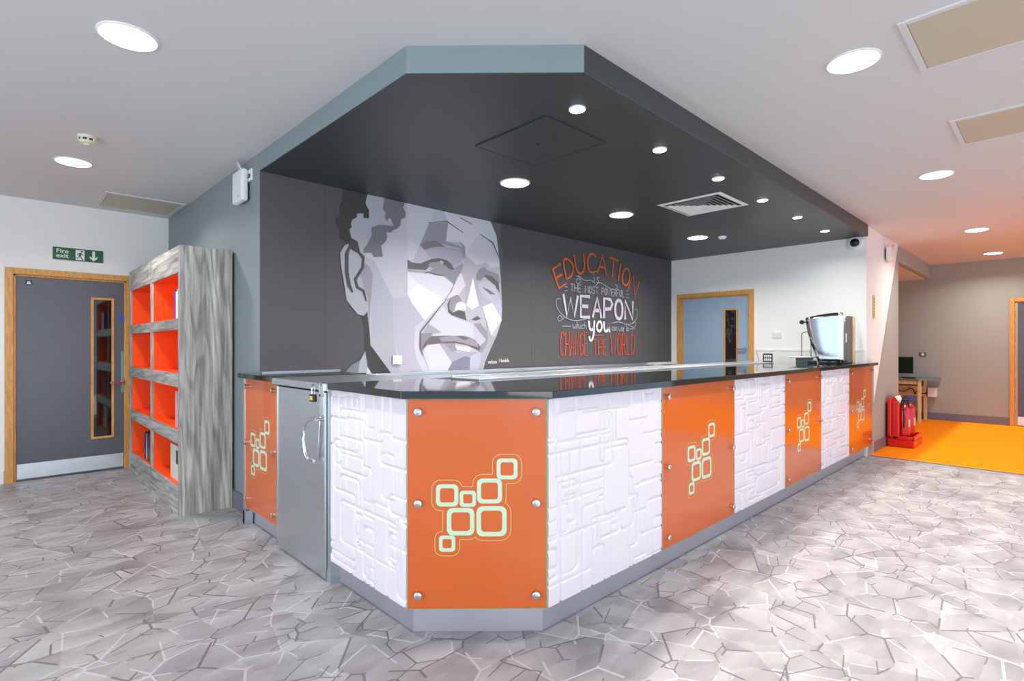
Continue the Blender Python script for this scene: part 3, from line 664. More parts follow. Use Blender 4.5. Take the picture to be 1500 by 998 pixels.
def glass_panel(fr, s0, s1, lg=True, parent=None, studs=True):
    par = parent or counter
    g = G(fr); g.box(s0+.004, s1-.004, -.010, 0, ZP0, ZP1); p = obj('glass_panel', g, M['glassorange'], par, bevel=.001)
    g = G(fr)
    for a, b in ((s0, s0+.004), (s1-.004, s1)): g.box(a, b, -.010, .0005, ZP0, ZP1)
    g.box(s0, s1, -.01, .0005, ZP1, ZP1+.003); g.box(s0, s1, -.01, .0005, ZP0-.003, ZP0)
    obj('edge_strip', g, M['gaskets'], p)
    logo(fr, (s0+s1)/2, .595, p)
    if studs:
        for s_ in (s0+.052, s1-.052):
            for z in (1.022, .612, .198):
                g = G(fr); g.lathe((s_, 0, z), [(.011,0),(.011,.010),(.0165,.0105),(.0175,.013),(.0175,.022),(.014,.0245)], 20, 'y'); obj('standoff_bolt', g, M['chrome'], p, smooth=True)
    return p
def relief_panel(fr, s0, s1, seed, z0=ZP0, z1=ZP1, step=.0062, parent=None):
    par = parent or counter
    rng = random.Random(seed); W = s1-s0; H = z1-z0; nx = int(W/step)+1; nz = int(H/step)+1
    X, Z = np.meshgrid(np.linspace(0, W, nx), np.linspace(0, H, nz), indexing='ij')
    hgt = np.zeros_like(X)
    def sd(cx_, cz_, hx, hz, r):
        qx = np.abs(X-cx_)-hx+r; qz = np.abs(Z-cz_)-hz+r
        return np.hypot(np.maximum(qx, 0), np.maximum(qz, 0))+np.minimum(np.maximum(qx, qz), 0)-r
    for k in range(int(36*W*H)+6):
        hx, hz = rng.choice([(.05,.13),(.06,.20),(.09,.09),(.12,.05),(.18,.07),(.15,.15),(.07,.26),(.24,.10),(.045,.06),(.11,.17)]); hx *= rng.uniform(.8, 1.2); hz *= rng.uniform(.8, 1.2)
        cx_ = rng.uniform(-.05, W+.05); cz_ = rng.uniform(-.05, H+.05); r = rng.choice([.012,.02,.03])
        d = sd(cx_, cz_, hx, hz, r)
        if rng.random() < .22: hgt = np.where(d < 0, np.minimum(hgt*0, 0), hgt)
        t = np.clip(1-np.abs(d)/.0105, 0, 1); gr = -.0095*(t*t*(3-2*t)); hgt = np.minimum(hgt, gr)
    vs = np.stack([X+s0, hgt, Z+z0], -1).reshape(-1, 3)
    idx = np.arange(nx*nz).reshape(nx, nz)
    f = np.stack([idx[:-1,:-1], idx[1:,:-1], idx[1:,1:], idx[:-1,1:]], -1).reshape(-1, 4)
    g = G(fr); g.add([tuple(v) for v in vs.tolist()], [tuple(q) for q in f.tolist()])
    # side skirts back to the carcass
    for line in (idx[0,:], idx[-1,:], idx[:,0], idx[:,-1]):
        L_ = [vs[i] for i in line]; n = len(L_)
        g.add([tuple(v) for v in L_]+[(v[0], -.022, v[2]) for v in L_], [(i, i+1, n+i+1, n+i) for i in range(n-1)])
    return obj('relief_panel', g, M['relief'], par, smooth=True)
frL, lenL = seg(G0, P1); frC, lenC = seg(P1, P2); frR, lenR = seg(P2, P3)
relief_panel(frL, .012, lenL-.003, 3)
glass_panel(frC, .003, lenC-.003)
cuts = [0, .98, 1.952, 2.927, 3.873, 4.820, 5.80]
relief_panel(frR, .004, cuts[1]-.004, 11)
glass_panel(frR, cuts[1], cuts[2])
relief_panel(frR, cuts[2]+.003, cuts[3]-.003, 17)
glass_panel(frR, cuts[3], cuts[4])
relief_panel(frR, cuts[4]+.003, cuts[5]-.003, 23, step=.009)
glass_panel(frR, cuts[5], cuts[6])
g = G(frR); g.box(5.655, 5.80, -.024, -.0105, .118, 1.083); g.box(cuts[6], cuts[6]+.09, -.026, -.002, .118, 1.083); obj('end_panel', g, M['fargrey'], counter)
g = G(frL); g.box(-.035, .010, -.06, -.004, .0, 1.070); obj('gate_post', g, M['steel'], counter)
g = G(frL); g.box(-.038, .013, -.066, 0.0, .0, .075); obj('foot', g, M['steel'], counter)

# side counter left of the gate
side = thing('side_counter', (1.6, 3.9, 0), 'short counter piece with one orange glass panel between gate and grey wall', 'counter')
frS, lenS = seg((1.33, 4.225), (1.33, 3.572))
g = G(); g.box(1.354, XI, 3.572, 4.14, .118, 1.083); g.box(1.354, 1.404, 4.14, 4.225, .118, 1.083); obj('carcass', g, M['carcass'], side)
g = G(); g.box(1.385, XI-.05, 3.59, 4.14, .001, .118); g.box(1.385, 1.404, 4.14, 4.2, .001, .118); obj('kickboard', g, M['kicksteel'], side)
glass_panel(frS, .012, lenS-.008, parent=side)
g = G(); g.box(1.325, 1.354, 4.205, 4.235, 0, 1.083); obj('end_post', g, M['steel'], side)
g = G(); g.box(1.325, 1.375, 4.175, 4.24, 0, .1); obj('foot', g, M['steel'], side)

# polished tops
tp = offset_poly([(1.33, 2.76), P1, P2, (7.70, 1.572)], .04)
g = G(); g.prism(tp+[(7.74, 1.59), (7.44, 1.595), (7.44, YI+.12), (XI+.02, YI+.12), (XI+.02, 2.76)], 1.084, 1.118)
tag(obj('worktop', g, M['granite'], loc=(3, 2, 1.084), bevel=.002), 'long polished black worktop running the length of the servery counter', 'worktop')
g = G(); g.prism([(1.29,3.575),(1.29,4.245),(1.408,4.245),(1.408,4.145),(1.97,4.145),(1.97,3.575)], 1.084, 1.118)
tag(obj('worktop', g, M['granite'], loc=(1.6, 3.9, 1.084), bevel=.002), 'small polished black worktop on the counter piece against the grey wall', 'worktop')

# gate with lifting flap
gate = thing('counter_gate', (1.33, 3.19, 0), 'brushed steel gate door with lifting flap and bow handle between counter pieces', 'gate')
g = G(); g.box(1.322, 1.352, 2.858, 3.560, .02, 1.058); gd = obj('gate_door', g, M['steel'], gate, bevel=.002)
for a_, b_ in ((3.548, 3.560), (2.858, 2.866)): g = G(); g.box(1.319, 1.322, a_, b_, .02, 1.058); obj('edge_trim', g, M['chrome'], gd)
g = G(); g.box(1.292, 1.95, 2.765, 3.570, 1.072, 1.112); obj('flap', g, M['steel'], gate, bevel=.003)
g = G(); g.tube([(1.322,2.895,.905),(1.285,2.897,.905)]+bez((1.285,2.90,.905),(1.27,2.99,.91),(1.262,3.01,.86),(1.265,3.01,.82))+bez((1.265,3.01,.82),(1.265,3.01,.70),(1.27,3.0,.665),(1.29,2.93,.672)), .0095, 10)
obj('bow_handle', g, M['chrome'], gate, smooth=True)
g = G(); g.tube([(1.318,2.905,.92),(1.312,2.915,.80),(1.312,2.94,.68)], .006, 8); obj('bolt_bar', g, M['chrome'], gate, smooth=True)
g = G(); g.box(1.312, 1.322, 2.878, 2.906, .93, 1.045); obj('bolt_plate', g, M['chrome'], gate)
g = G(); g.box(1.284, 1.292, 2.80, 2.85, 1.04, 1.112); g.box(1.284, 1.31, 2.82, 2.83, 1.10, 1.119); obj('hasp', g, M['chrome'], gate)
pk = thing('padlock', (1.28, 2.90, 1.0), 'small black and brass padlock hanging on the hasp of the steel gate', 'padlock')
g = G(); g.box(1.262, 1.284, 2.872, 2.928, 1.008, 1.05); obj('padlock_body', g, M['black'], pk, bevel=.004)
g = G(); g.box(1.2605, 1.262, 2.882, 2.918, 1.018, 1.04); obj('brass_label', g, M['brass'], pk)
g = G(); g.tube([(1.273,2.916,1.045),(1.273,2.918,1.085)]+bez((1.273,2.918,1.085),(1.273,2.912,1.11),(1.273,2.885,1.11),(1.273,2.88,1.085))+[(1.273,2.882,1.045)], .004, 8); obj('shackle', g, M['chrome'], pk, smooth=True)

# stainless benches inside the servery
b1 = thing('stainless_bench', (4, 2.6, 0), 'stainless steel bench behind the black worktop of the servery', 'bench')
g = G(); g.box(2.02, 6.6, YI+.13, 2.62, 1.10, 1.128); g.box(2.02, 6.6, 2.605, 2.62, 1.128, 1.136); obj('bench_top', g, M['steel'], b1, bevel=.004)
g = G(); g.box(2.07, 6.55, YI+.14, 2.58, .15, 1.10); obj('bench_body', g, M['carcass'], b1)
for x in (2.12, 4.5, 6.5):
    for y in (2.40, 2.56): g = G(); g.box(x-.02, x+.02, y-.02, y+.02, 0, .15); obj('leg', g, M['steel'], b1)
b2 = thing('rear_worktop_unit', (4, 3.9, 0), 'stainless rear worktop unit standing against the mural wall', 'bench')
g = G(); g.box(1.98, 6.7, 3.55, 4.13, 1.02, 1.05); g.box(1.98, 6.7, 4.11, 4.13, 1.05, 1.078); g.box(1.98, 6.7, 3.54, 3.55, 1.02, 1.062); obj('bench_top', g, M['steel'], b2, bevel=.003)
g = G(); g.box(2.1, 6.65, 3.6, 4.12, .12, 1.02); obj('cupboard_body', g, M['carcass'], b2)
g = G(); g.box(2.12, 6.63, 3.66, 4.1, 0, .12); obj('plinth', g, M['kicksteel'], b2)
g = G(); g.box(6.75, XE-.005, 4.03, YM-.002, 1.045, 1.076)
tag(obj('window_board', g, M['plastic'], loc=(7.1, 4.14, 1.06), bevel=.004), 'short white ledge at the right foot of the mural', 'ledge')
g = G(); g.box(XS+.002, 2.03, 4.10, YM-.004, 1.119, 1.127)
tag(obj('upstand_strip', g, M['steel'], loc=(1.7, 4.12, 1.12)), 'thin steel strip at the left foot of the mural', 'trim')

# ------------------------------------------------------------------ bookcase
bk = thing('bookcase', (1.22, 5.8, 0), 'tall weathered grey wood bookcase with orange cubbies against the grey wall', 'bookcase')
BX0, BX1 = 1.02, 1.395; HB = 2.10
ys = [(4.715, 4.765), (5.762, 5.812), (6.809, 6.859)]
for i, (a, b) in enumerate(ys):
    g = G()
    if i == 1: g.box(BX0+.004, BX1-.006, a, b, .208, 1.893); obj('divider', g, M['ash'], bk)
    else: g.box(BX0, BX1, a, b, 0, HB); obj('end_panel', g, M['ash'], bk, bevel=.002)
ops = [(.208,.553), (.655,.997), (1.10,1.446), (1.533,1.893)]
lv = [0]+[v for o_ in ops for v in o_]+[HB]
for (a, b) in ((ys[0][1], ys[1][0]), (ys[1][1], ys[2][0])):
    for k in range(0, 10, 2):
        g = G(); g.box(BX0+.003, BX1-.012, a, b, lv[k], lv[k+1]); obj(['plinth','shelf','shelf','shelf','top_rail'][k//2], g, M['ash_h'], bk)
    for z0, z1 in ops:
        g = G(); t = .004; x0 = BX0+.02
        g.box(x0, BX1-.012, a, a+t, z0, z1); g.box(x0, BX1-.012, b-t, b, z0, z1); g.box(x0, BX1-.012, a+t, b-t, z0, z0+t); g.box(x0, BX1-.012, a+t, b-t, z1-t, z1); g.box(BX1-.016, BX1-.012, a+t, b-t, z0+t, z1-t)
        obj('cubby_lining', g, M['orange_in'], bk)
g = G(); g.box(BX1-.012, BX1, ys[0][1], ys[2][0], 0, HB); obj('back_panel', g, M['carcass'], bk)
# books
def book(loc_y, z, t, h, d, col, label, x=1.06, lean=0, group=None):
    c = mat('book_cover', col, .4)
    th = thing('book', (x+d/2, loc_y+t/2, z), label, 'book', group)
    def fr(a, b, c_): return (a, b+lean*(c_-z), c_)
    g = G(fr); g.box(x, x+d, loc_y, loc_y+.0025, z, z+h); g.box(x, x+d, loc_y+t-.0025, loc_y+t, z, z+h); g.box(x, x+.003, loc_y+.0025, loc_y+t-.0025, z, z+h); obj('cover', g, c, th)
    g = G(fr); g.box(x+.003, x+d-.004, loc_y+.0025, loc_y+t-.0025, z+.003, z+h-.004); obj('pages', g, M['signwhite'], th)
z4, z3, z1_ = .212, .659, 1.537
grp = 'books in the bookcase'
book(4.93, z1_, .045, .24, .20, (226,220,200), 'cream book nearest the camera side of the top cubby of the bookcase', group=grp)
book(4.985, z1_, .04, .225, .20, (230,232,238), 'white book between the cream and the navy ones in the top cubby', group=grp)
book(5.035, z1_, .05, .235, .19, (60,80,170), 'navy blue book beside the white one in the top cubby', group=grp)
book(5.02, z3, .022, .29, .21, (214,196,226), 'thin lilac book standing alone in the third cubby down', group=grp)
for i, (t, h, c, l) in enumerate([(.045,.27,(40,22,60),'dark purple book nearest the divider in the far bottom cubby'),(.04,.255,(120,30,50),'dark red book beside the purple one in the far bottom cubby'),(.045,.28,(24,24,30),'black book in the middle of the row in the far bottom cubby'),(.03,.25,(210,205,215),'white book in the row in the far bottom cubby'),(.045,.265,(60,30,70),'violet book fifth from the divider in the far bottom cubby'),(.04,.24,(150,60,60),'rust red book farthest from the divider in the far bottom cubby')]):
    book(6.02+i*.052, z4, t, h, .20, c, l, group=grp)
bf = thing('box_file', (1.17, 5.1, z4), 'cream box file with a dark green square label, in the near bottom cubby', 'box file')
g = G(); g.box(1.07, 1.30, 4.95, 5.26, z4, z4+.285); obj('file_body', g, M['cream'], bf, bevel=.002)
g = G(); g.box(1.0685, 1.07, 4.965, 5.06, z4+.14, z4+.25); obj('label_square', g, mat('dark_green_label', (10,60,44), .4), bf)

# ------------------------------------------------------------------ ceiling lights
def downlight(x, y, z, r, power, label, group, kind='ceiling_light', col=(1,.96,.9)):
    t = thing(kind, (x, y, z), label, 'light', group)
    g = G(); n = 32
    g.lathe((x, y, z), [(r*1.13, 0), (r*1.13, -.004), (r*1.05, -.009), (r, -.006), (r*.97, -.001)], n); obj('trim_ring', g, M['plastic'], t, smooth=True)
    g = G(); g.lathe((x, y, z), [(r*.99, -.0085), (r*.94, -.0115), (0.001, -.0125)], n); obj('diffuser', g, M['light'], t, smooth=True)
    d = bpy.data.lights.new('downlight_lamp', 'AREA'); d.shape = 'DISK'; d.size = r*1.7; d.energy = power; d.color = col; d.spread = math.radians(150)
    o = bpy.data.objects.new('lamp', d); COL.objects.link(o); o.parent = t; o.location = (0, 0, -.02)
    return t
gm = 'round ceiling lights in the white ceiling'
for x, y, l in ((.446,3.02,'large round ceiling light at top left of the white ceiling'),(.442,5.37,'round ceiling light beside the smoke detector near the fire exit'),(3.11,.725,'large round ceiling light nearest on the right, beside the big hatch'),(5.67,.72,'second round ceiling light from the camera on the right'),(8.72,.71,'third round ceiling light from the camera on the right'),(11.1,.71,'farthest round ceiling light, by the grey far wall')):
    downlight(x, y, C, .108, 22, l, gm, col=(1,.95,.88))
gs = 'small spotlights along the edge of the dark dropped ceiling'
nm = ['nearest', 'second', 'third', 'fourth', 'fifth', 'farthest']
for i, x in enumerate((2.294, 3.16, 4.03, 4.915, 5.82, 6.73)):
    downlight(x, 1.845, ZS, .042, 7, '%s of the small spotlights along the edge of the dark dropped ceiling' % nm[i], gs, 'spotlight')
gd_ = 'round lights in the dark dropped ceiling'
for x, l in ((2.98,'nearest of the three large round lights in the dark ceiling'),(4.46,'middle of the three large round lights in the dark ceiling'),(6.06,'farthest large round light in the dark ceiling, beyond the air vent')):
    downlight(x, 3.03, ZS, .108, 24, l, gd_)
g = G(); g.lathe((6.22, 2.80, ZS), [(.05,0),(.05,-.012),(.035,-.03),(.01,-.034)], 20); tag(obj('occupancy_sensor', g, M['plastic'], loc=(6.22,2.80,ZS), smooth=True), 'small white sensor beside the farthest large light in the dark ceiling', 'sensor')

# four way air vent
v = thing('air_vent', (4.68, 2.29, ZS), 'square white louvred air vent in the dark dropped ceiling', 'vent')
vx, vy, hv = 4.685, 2.29, .298
def ring(g, h0, h1, z0, z1, th=.0025):
    """square ring blade sloping outwards from half size h0 at z0 to h1 at z1"""
    a = [(vx-h0,vy-h0,z0),(vx+h0,vy-h0,z0),(vx+h0,vy+h0,z0),(vx-h0,vy+h0,z0)]; b = [(vx-h1,vy-h1,z1),(vx+h1,vy-h1,z1),(vx+h1,vy+h1,z1),(vx-h1,vy+h1,z1)]
    a2 = [(p[0],p[1],p[2]-th) for p in a]; b2 = [(p[0],p[1],p[2]-th) for p in b]
    g.add(a+b+a2+b2, [(i,(i+1)%4,4+(i+1)%4,4+i) for i in range(4)]+[(8+i,8+(i+1)%4,12+(i+1)%4,12+i) for i in range(4)]+[(i,(i+1)%4,8+(i+1)%4,8+i) for i in range(4)]+[(4+i,4+(i+1)%4,12+(i+1)%4,12+i) for i in range(4)])
g = G(); ring(g, hv-.035, hv, ZS-.010, ZS-.003, .002); ring(g, hv-.036, hv-.034, ZS+.0, ZS-.010, .002); obj('frame', g, M['plastic'], v)
g = G(); g.box(vx-hv+.03, vx+hv-.03, vy-hv+.03, vy+hv-.03, ZS-.0025, ZS-.0005); obj('dark_backing', g, M['slot'], v)
for k in range(6):
    h = .235-k*.038; g = G(); ring(g, h-.026, h, ZS-.003, ZS-.016, .0015); obj('louvre', g, M['plastic'], v)
g = G(); g.box(vx-.02, vx+.02, vy-.02, vy+.02, ZS-.014, ZS-.010); obj('louvre_centre', g, M['plastic'], v)

# hatches
def hatch(x0, x1, y0, y1, z, m, label, lip=.03, mf=None):
    t = thing('ceiling_hatch', ((x0+x1)/2, (y0+y1)/2, z), label, 'hatch', 'access hatches in the ceiling')
    mf = mf or m
    for a in ((x0,x1,y0,y0+lip),(x0,x1,y1-lip,y1),(x0,x0+lip,y0+lip,y1-lip),(x1-lip,x1,y0+lip,y1-lip)):
        g = G(); g.box(*a, z-.010, z); obj('frame_bar', g, mf, t, bevel=.002)
    g = G(); g.box(x0+lip+.004, x1-lip-.004, y0+lip+.004, y1-lip-.004, z-.007, z); obj('hatch_panel', g, m, t)
    return t
hatch(2.885, 3.485, -.4, .505, C, M['hatch'], 'large beige ceiling hatch at the top right corner', mf=M['ceiling'])
hatch(4.375, 4.975, -.4, .492, C, M['hatch'], 'second beige ceiling hatch, right of the second ceiling light', mf=M['ceiling'])
hatch(.735, 1.39, 6.18, 6.86, C, M['hatch'], 'pale hatch in the ceiling corner above the bookcase', mf=M['ceiling'])
hatch(2.24, 2.80, 2.025, 2.65, ZS, M['dark'], 'dark hatch in the dropped ceiling near the first spotlight', lip=.012)
g = G(); g.lathe((2.5, 2.33, ZS), [(.008,-.007),(.008,-.011)], 12); tag(obj('hatch_lock', g, M['black'], loc=(2.5,2.33,ZS)), 'tiny round lock on the dark ceiling hatch', 'lock')

# smoke detector
s = thing('smoke_detector', (.46, 4.70, C), 'white slotted smoke detector on the ceiling above the fire exit side', 'smoke detector')
sx, sy = .456, 4.66
g = G(); g.lathe((sx, sy, C), [(.055,0),(.055,-.018),(.05,-.02)], 28); obj('base', g, M['cream'], s, smooth=True)
g = G(); g.lathe((sx, sy, C), [(.047,-.02),(.046,-.035)], 28); obj('slot_ring', g, M['slot'], s, smooth=True)
for k in range(8):
    a = k*math.pi/4; g = G(); p = (sx+.047*math.cos(a), sy+.047*math.sin(a)); g.box(p[0]-.006, p[0]+.006, p[1]-.006, p[1]+.006, C-.036, C-.019); obj('slot_rib', g, M['cream'], s)
g = G(); g.lathe((sx, sy, C), [(.05,-.034),(.042,-.048),(.02,-.054),(.018,-.062),(.004,-.064)], 28); obj('cap', g, M['cream'], s, smooth=True)

# wifi units, sockets
r = thing('wireless_unit', (1.38, 4.46, 2.55), 'white wireless access unit with cables high on the grey wall', 'wireless unit')
g = G(); g.box(1.348, 1.400, 4.345, 4.575, 2.435, 2.685); obj('casing', g, M['plastic'], r, bevel=.018)
g = G(); g.box(1.400, 1.4135, 4.38, 4.54, 2.46, 2.66); obj('bracket', g, M['slot'], r)
g = G(); g.box(1.3465, 1.348, 4.40, 4.43, 2.475, 2.483); obj('indicator', g, M['hatch'], r)
for k, (a, b) in enumerate(((4.50, 2.74), (4.46, 2.70))):
    g = G(); g.tube(bez((1.385, a, 2.68), (1.35, a-.01, 2.78), (1.33, 4.42, b+.03), (1.37, 4.36, 2.64))+bez((1.37, 4.36, 2.64), (1.38,4.35,2.60), (1.385,4.34,2.61), (1.398, 4.335, 2.625)), .0035, 6); obj('cable', g, M['plastic'], r, smooth=True)
s = thing('data_socket', (1.41, 4.33, 2.63), 'small white data socket beside the wireless unit on the grey wall', 'socket')
g = G(); g.box(1.400, 1.4135, 4.285, 4.375, 2.585, 2.675); obj('plate', g, M['plastic'], s, bevel=.003)
g = G(); g.box(1.3985, 1.400, 4.31, 4.35, 2.61, 2.64); obj('port', g, M['slot'], s)

def plate_on(fr, name, label, a0, a1, z0, z1, cat='socket', m=None, ports=(), pm=None, group=None, d=.012):
    t = thing(name, fr((a0+a1)/2, 0, (z0+z1)/2), label, cat, group)
    g = G(fr); g.box(a0, a1, 0, d, z0, z1); obj('plate', g, m or M['plastic'], t, bevel=.003)
    for (p0, p1, q0, q1) in ports:
        g = G(fr); g.box(p0, p1, d-.002, d+.003, q0, q1); obj('switch', g, pm or M['slot'], t)
    return t
frB = lambda a, d, z: (a, YM-.0145-d, z)
frW = lambda a, d, z: (XE-d, a, z)
frF = lambda a, d, z: (XF-d, a, z)
frP = lambda a, d, z: (a, YP-.003-d, z)
plate_on(frB, 'wall_socket', 'white blank socket plate on the chin side of the mural portrait', 2.54, 2.63, 1.155, 1.235, ports=((2.545,2.625,1.193,1.196),), pm=M['cream'])
plate_on(frW, 'wall_socket', 'white double switch plate on the white servery wall', 2.555, 2.665, 1.425, 1.505, ports=((2.57,2.60,1.445,1.485),(2.62,2.65,1.445,1.485)), pm=M['cream'])
pp = []
for r_ in (1.118, 1.165):
    for k in range(4): pp.append((2.678+k*.025, 2.698+k*.025, r_, r_+.034))
plate_on(frW, 'switch_bank', 'black switch plate with two rows of white switches beside the blue door', 2.665, 2.788, 1.098, 1.216, 'switch', M['black'], pp, M['plastic'])
plate_on(frF, 'light_switch', 'dark edged switch plate on the far grey wall above the desk', 1.66, 1.76, 1.13, 1.20, 'switch', M['carcass'], ((1.69,1.73,1.145,1.185),), M['plastic'])
# upstand on the white wall
g = G(frW); g.box(1.62, 2.885, 0, .012, 1.25, 1.275); g.box(1.62, 2.885, 0, .006, 1.03, 1.25)
tag(obj('wall_upstand', g, M['plastic'], loc=(XE, 2.2, 1.15)), 'white splash panel with ledge along the white servery wall', 'splashback')
g = G(); g.tube(bez((XE-.01, 2.875, 1.27), (XE-.02, 2.87, 1.2), (XE-.02, 2.83, 1.15), (XE-.012, 2.84, 1.12))+[(XE-.012, 2.86, 1.0)], .004, 6)
tag(obj('cable', g, mat('pink_cable', (226,170,160), .4), loc=(XE-.01, 2.86, 1.1), smooth=True), 'thin pinkish cable hanging beside the blue door frame', 'cable')
# CCTV dome
s = thing('security_camera', (XE, 1.70, 2.56), 'white dome security camera with dark lens at the top corner of the white wall', 'camera')
g = G(); g.lathe((XE-.002, 1.712, 2.56), [(.088,0),(.088,-.02),(.070,-.036)], 28, 'x'); obj('housing', g, M['plastic'], s, smooth=True)
g = G(); g.lathe((XE-.037, 1.712, 2.56), [(.050,0),(.048,-.015),(.032,-.032),(.014,-.042),(.002,-.044)], 28, 'x'); obj('dome', g, M['black'], s, smooth=True)
# second wireless unit on the pilaster
s = thing('wireless_unit', (8.5, YP, 2.6), 'small pale wireless unit with cables high on the pink lit pilaster', 'wireless unit')
g = G(); g.box(8.36, 8.62, YP-.075, YP-.02, 2.44, 2.62); obj('casing', g, M['plastic'], s, bevel=.012)
g = G(); g.box(8.40, 8.58, YP-.02, YP-.003, 2.46, 2.60); obj('bracket', g, M['carcass'], s)
g = G(); g.tube(bez((8.3, YP-.01, 2.755), (8.25, YP-.02, 2.68), (8.3, YP-.03, 2.64), (8.45, YP-.04, 2.62)), .004, 6); obj('cable', g, M['plastic'], s, smooth=True)
g = G(); g.tube(bez((8.55, YP-.04, 2.62), (8.7, YP-.05, 2.74), (8.85, YP-.03, 2.68), (8.7, YP-.02, 2.625)), .004, 6); obj('cable', g, M['greymetal'], s, smooth=True)
# brass plate on pilaster
t = thing('brass_name_plate', (7.80, YP, 1.8), 'narrow brass strip with small dark marks on the pilaster', 'plate')
g = G(); g.box(7.745, 7.835, YP-.008, YP-.0025, 1.655, 1.945); obj('strip', g, M['brass'], t)
for k in range(6): g = G(); g.box(7.775, 7.805, YP-.009, YP-.008, 1.70+k*.038, 1.715+k*.038); obj('mark', g, M['carcass'], t)

# ------------------------------------------------------------------ counter top appliance and small things
WT = 1.118
cb = thing('curved_glass_cabinet', (7.15, 1.9, WT), 'bright mirrored curved glass cabinet with grey end panel at the far end of the worktop', 'display cabinet')
def prof(x0, x1, zt, r, n=8):
    p = [(x0, WT+.012)]
    for k in range(n+1):
        a = math.pi-math.pi/2*k/n; p.append((x0+r+r*math.cos(a), zt-r+r*math.sin(a)))
    for k in range(n+1):
        a = math.pi/2-math.pi/2*k/n; p.append((x1-r*.6+r*.6*math.cos(a), zt-r*.6+r*.6*math.sin(a)))
    p.append((x1, WT+.012)); return p
pr = prof(6.9, 7.34, 1.665, .14); n = len(pr)
g = G(); g.add([(p[0], 1.690, p[1]) for p in pr]+[(p[0], 1.700, p[1]) for p in pr], [tuple(range(n)), tuple(range(n,2*n))]+[(i,(i+1)%n,n+(i+1)%n,n+i) for i in range(n)]); obj('end_panel', g, M['greymetal'], cb)
g = G(); nn = 14
# glass front, sweeping back and narrowing towards its lower left corner
A = []
for k in range(nn+1):
    t_ = k/nn; z = WT+.012+(1.70-WT-.012)*t_; yl_ = 1.96+.135*math.sin(min(1, t_*1.0)*math.pi/2); bx = 6.885
    row = []
    for j in range(9):
        s_ = j/8; row.append((bx+.010*(1-math.cos((s_)*1.2)), 1.702+(yl_-1.702)*s_, z-.05*max(0, t_-.8)*5*s_*s_))
    A += row
g.add(A, [(k*9+j, k*9+j+1, (k+1)*9+j+1, (k+1)*9+j) for k in range(nn) for j in range(8)])
gl = obj('curved_glass', g, M['mirror'], cb, smooth=True); so = gl.modifiers.new('solid', 'SOLIDIFY'); so.thickness = .006
g = G(); g.box(6.9, 7.34, 1.702, 1.96, WT, WT+.012); obj('base', g, M['black'], cb)
g = G(); g.box(7.20, 7.26, 1.672, 1.690, WT+.0, 1.655); obj('wooden_strip', g, M['paleoak'], cb, bevel=.004)
g = G(); g.box(6.93, 6.96, 1.684, 1.690, 1.36, 1.46); obj('paper_label', g, M['signwhite'], cb)
g = G(); g.lathe((6.86, 2.13, 1.60), [(.022,0),(.026,.01),(.026,.03),(.015,.04)], 16, 'x'); g.tube([(6.9,2.13,1.60),(6.93,2.06,1.60)], .008, 8); obj('knob', g, M['black'], cb, smooth=True)
g = G(); g.box(6.86, 6.90, 1.655, 1.70, WT, WT+.035); tag(obj('black_block', g, M['black'], loc=(6.88,1.68,WT), bevel=.003), 'small black block at the right foot of the glass cabinet', 'block')
st = thing('scale', (6.95, 2.12, WT), 'low steel tray with a wire hoop beside the glass cabinet', 'tray stand')
g = G(); g.box(6.82, 7.10, 2.02, 2.26, WT+.058, WT+.075); obj('tray', g, M['steel'], st, bevel=.006)
g = G(); g.box(6.88, 7.06, 2.06, 2.20, WT, WT+.058); obj('base', g, M['tabletop'], st, bevel=.004)
g = G(); g.tube([(6.95,2.155,WT+.07),(6.95,2.155,1.44)]+bez((6.95,2.155,1.44),(6.95,2.155,1.49),(6.95,2.12,1.485),(6.95,2.08,1.485))+[(6.95,2.055,1.485),(6.95,2.052,WT+.07)], .006, 8); obj('wire_hoop', g, M['greymetal'], st, smooth=True)
st.name = 'tray_stand'
for k, (x, y, w_, l) in enumerate(((6.72, 1.98, .05, 'leftmost small dark gadget lying in front of the steel tray'), (6.74, 1.87, .06, 'second small dark gadget from the left on the far worktop'), (6.78, 1.78, .04, 'small dark gadget nearest the glass cabinet foot'))):
    t = thing('desk_gadget', (x, y, WT), l, 'gadget', 'small dark gadgets on the far worktop')
    g = G(); g.box(x-.04, x+.04, y-w_, y+w_*.6, WT, WT+.022+.01*(k==0)); obj('case', g, M['black'], t, bevel=.004)
    g = G(); g.box(x-.025, x+.02, y-w_*.7, y+w_*.2, WT+.022+.01*(k==0), WT+.026+.01*(k==0)); obj('keypad', g, M['greymetal'], t)

# ------------------------------------------------------------------ fire extinguishers on their stand
st = thing('extinguisher_stand', (8.7, 1.45, 0), 'red plastic stand with notice panel holding two extinguishers by the pilaster', 'stand')
X0, X1, Y0, Y1 = 8.40, 8.98, 1.285, 1.575
g = G(); g.box(X0, X1, Y0, Y1, .005, .10); g.box(X0, X1, Y0, Y0+.03, .10, .15); g.box(X0, X0+.03, Y0, Y1, .10, .15); g.box(X1-.03, X1, Y0, Y1, .10, .15); obj('base_tray', g, M['red'], st, bevel=.012)
g = G(); g.prism([(X0, Y1-.05), (X1-.10, Y1-.05), (X1-.10, Y1), (X0, Y1)], .10, .64); g.box(X0, X0+.05, Y1-.13, Y1-.05, .10, .60); obj('back_board', g, M['red'], st, bevel=.015)
g = G(); g.add([(X0+.06,Y1-.12,.56),(X1-.12,Y1-.12,.56),(X1-.12,Y1-.052,.66),(X0+.06,Y1-.052,.66),(X0+.06,Y1-.05,.56),(X1-.12,Y1-.05,.56)], [(0,1,2,3),(0,4,5,1),(0,3,4),(1,5,2)]); obj('notice_board', g, M['red'], st)
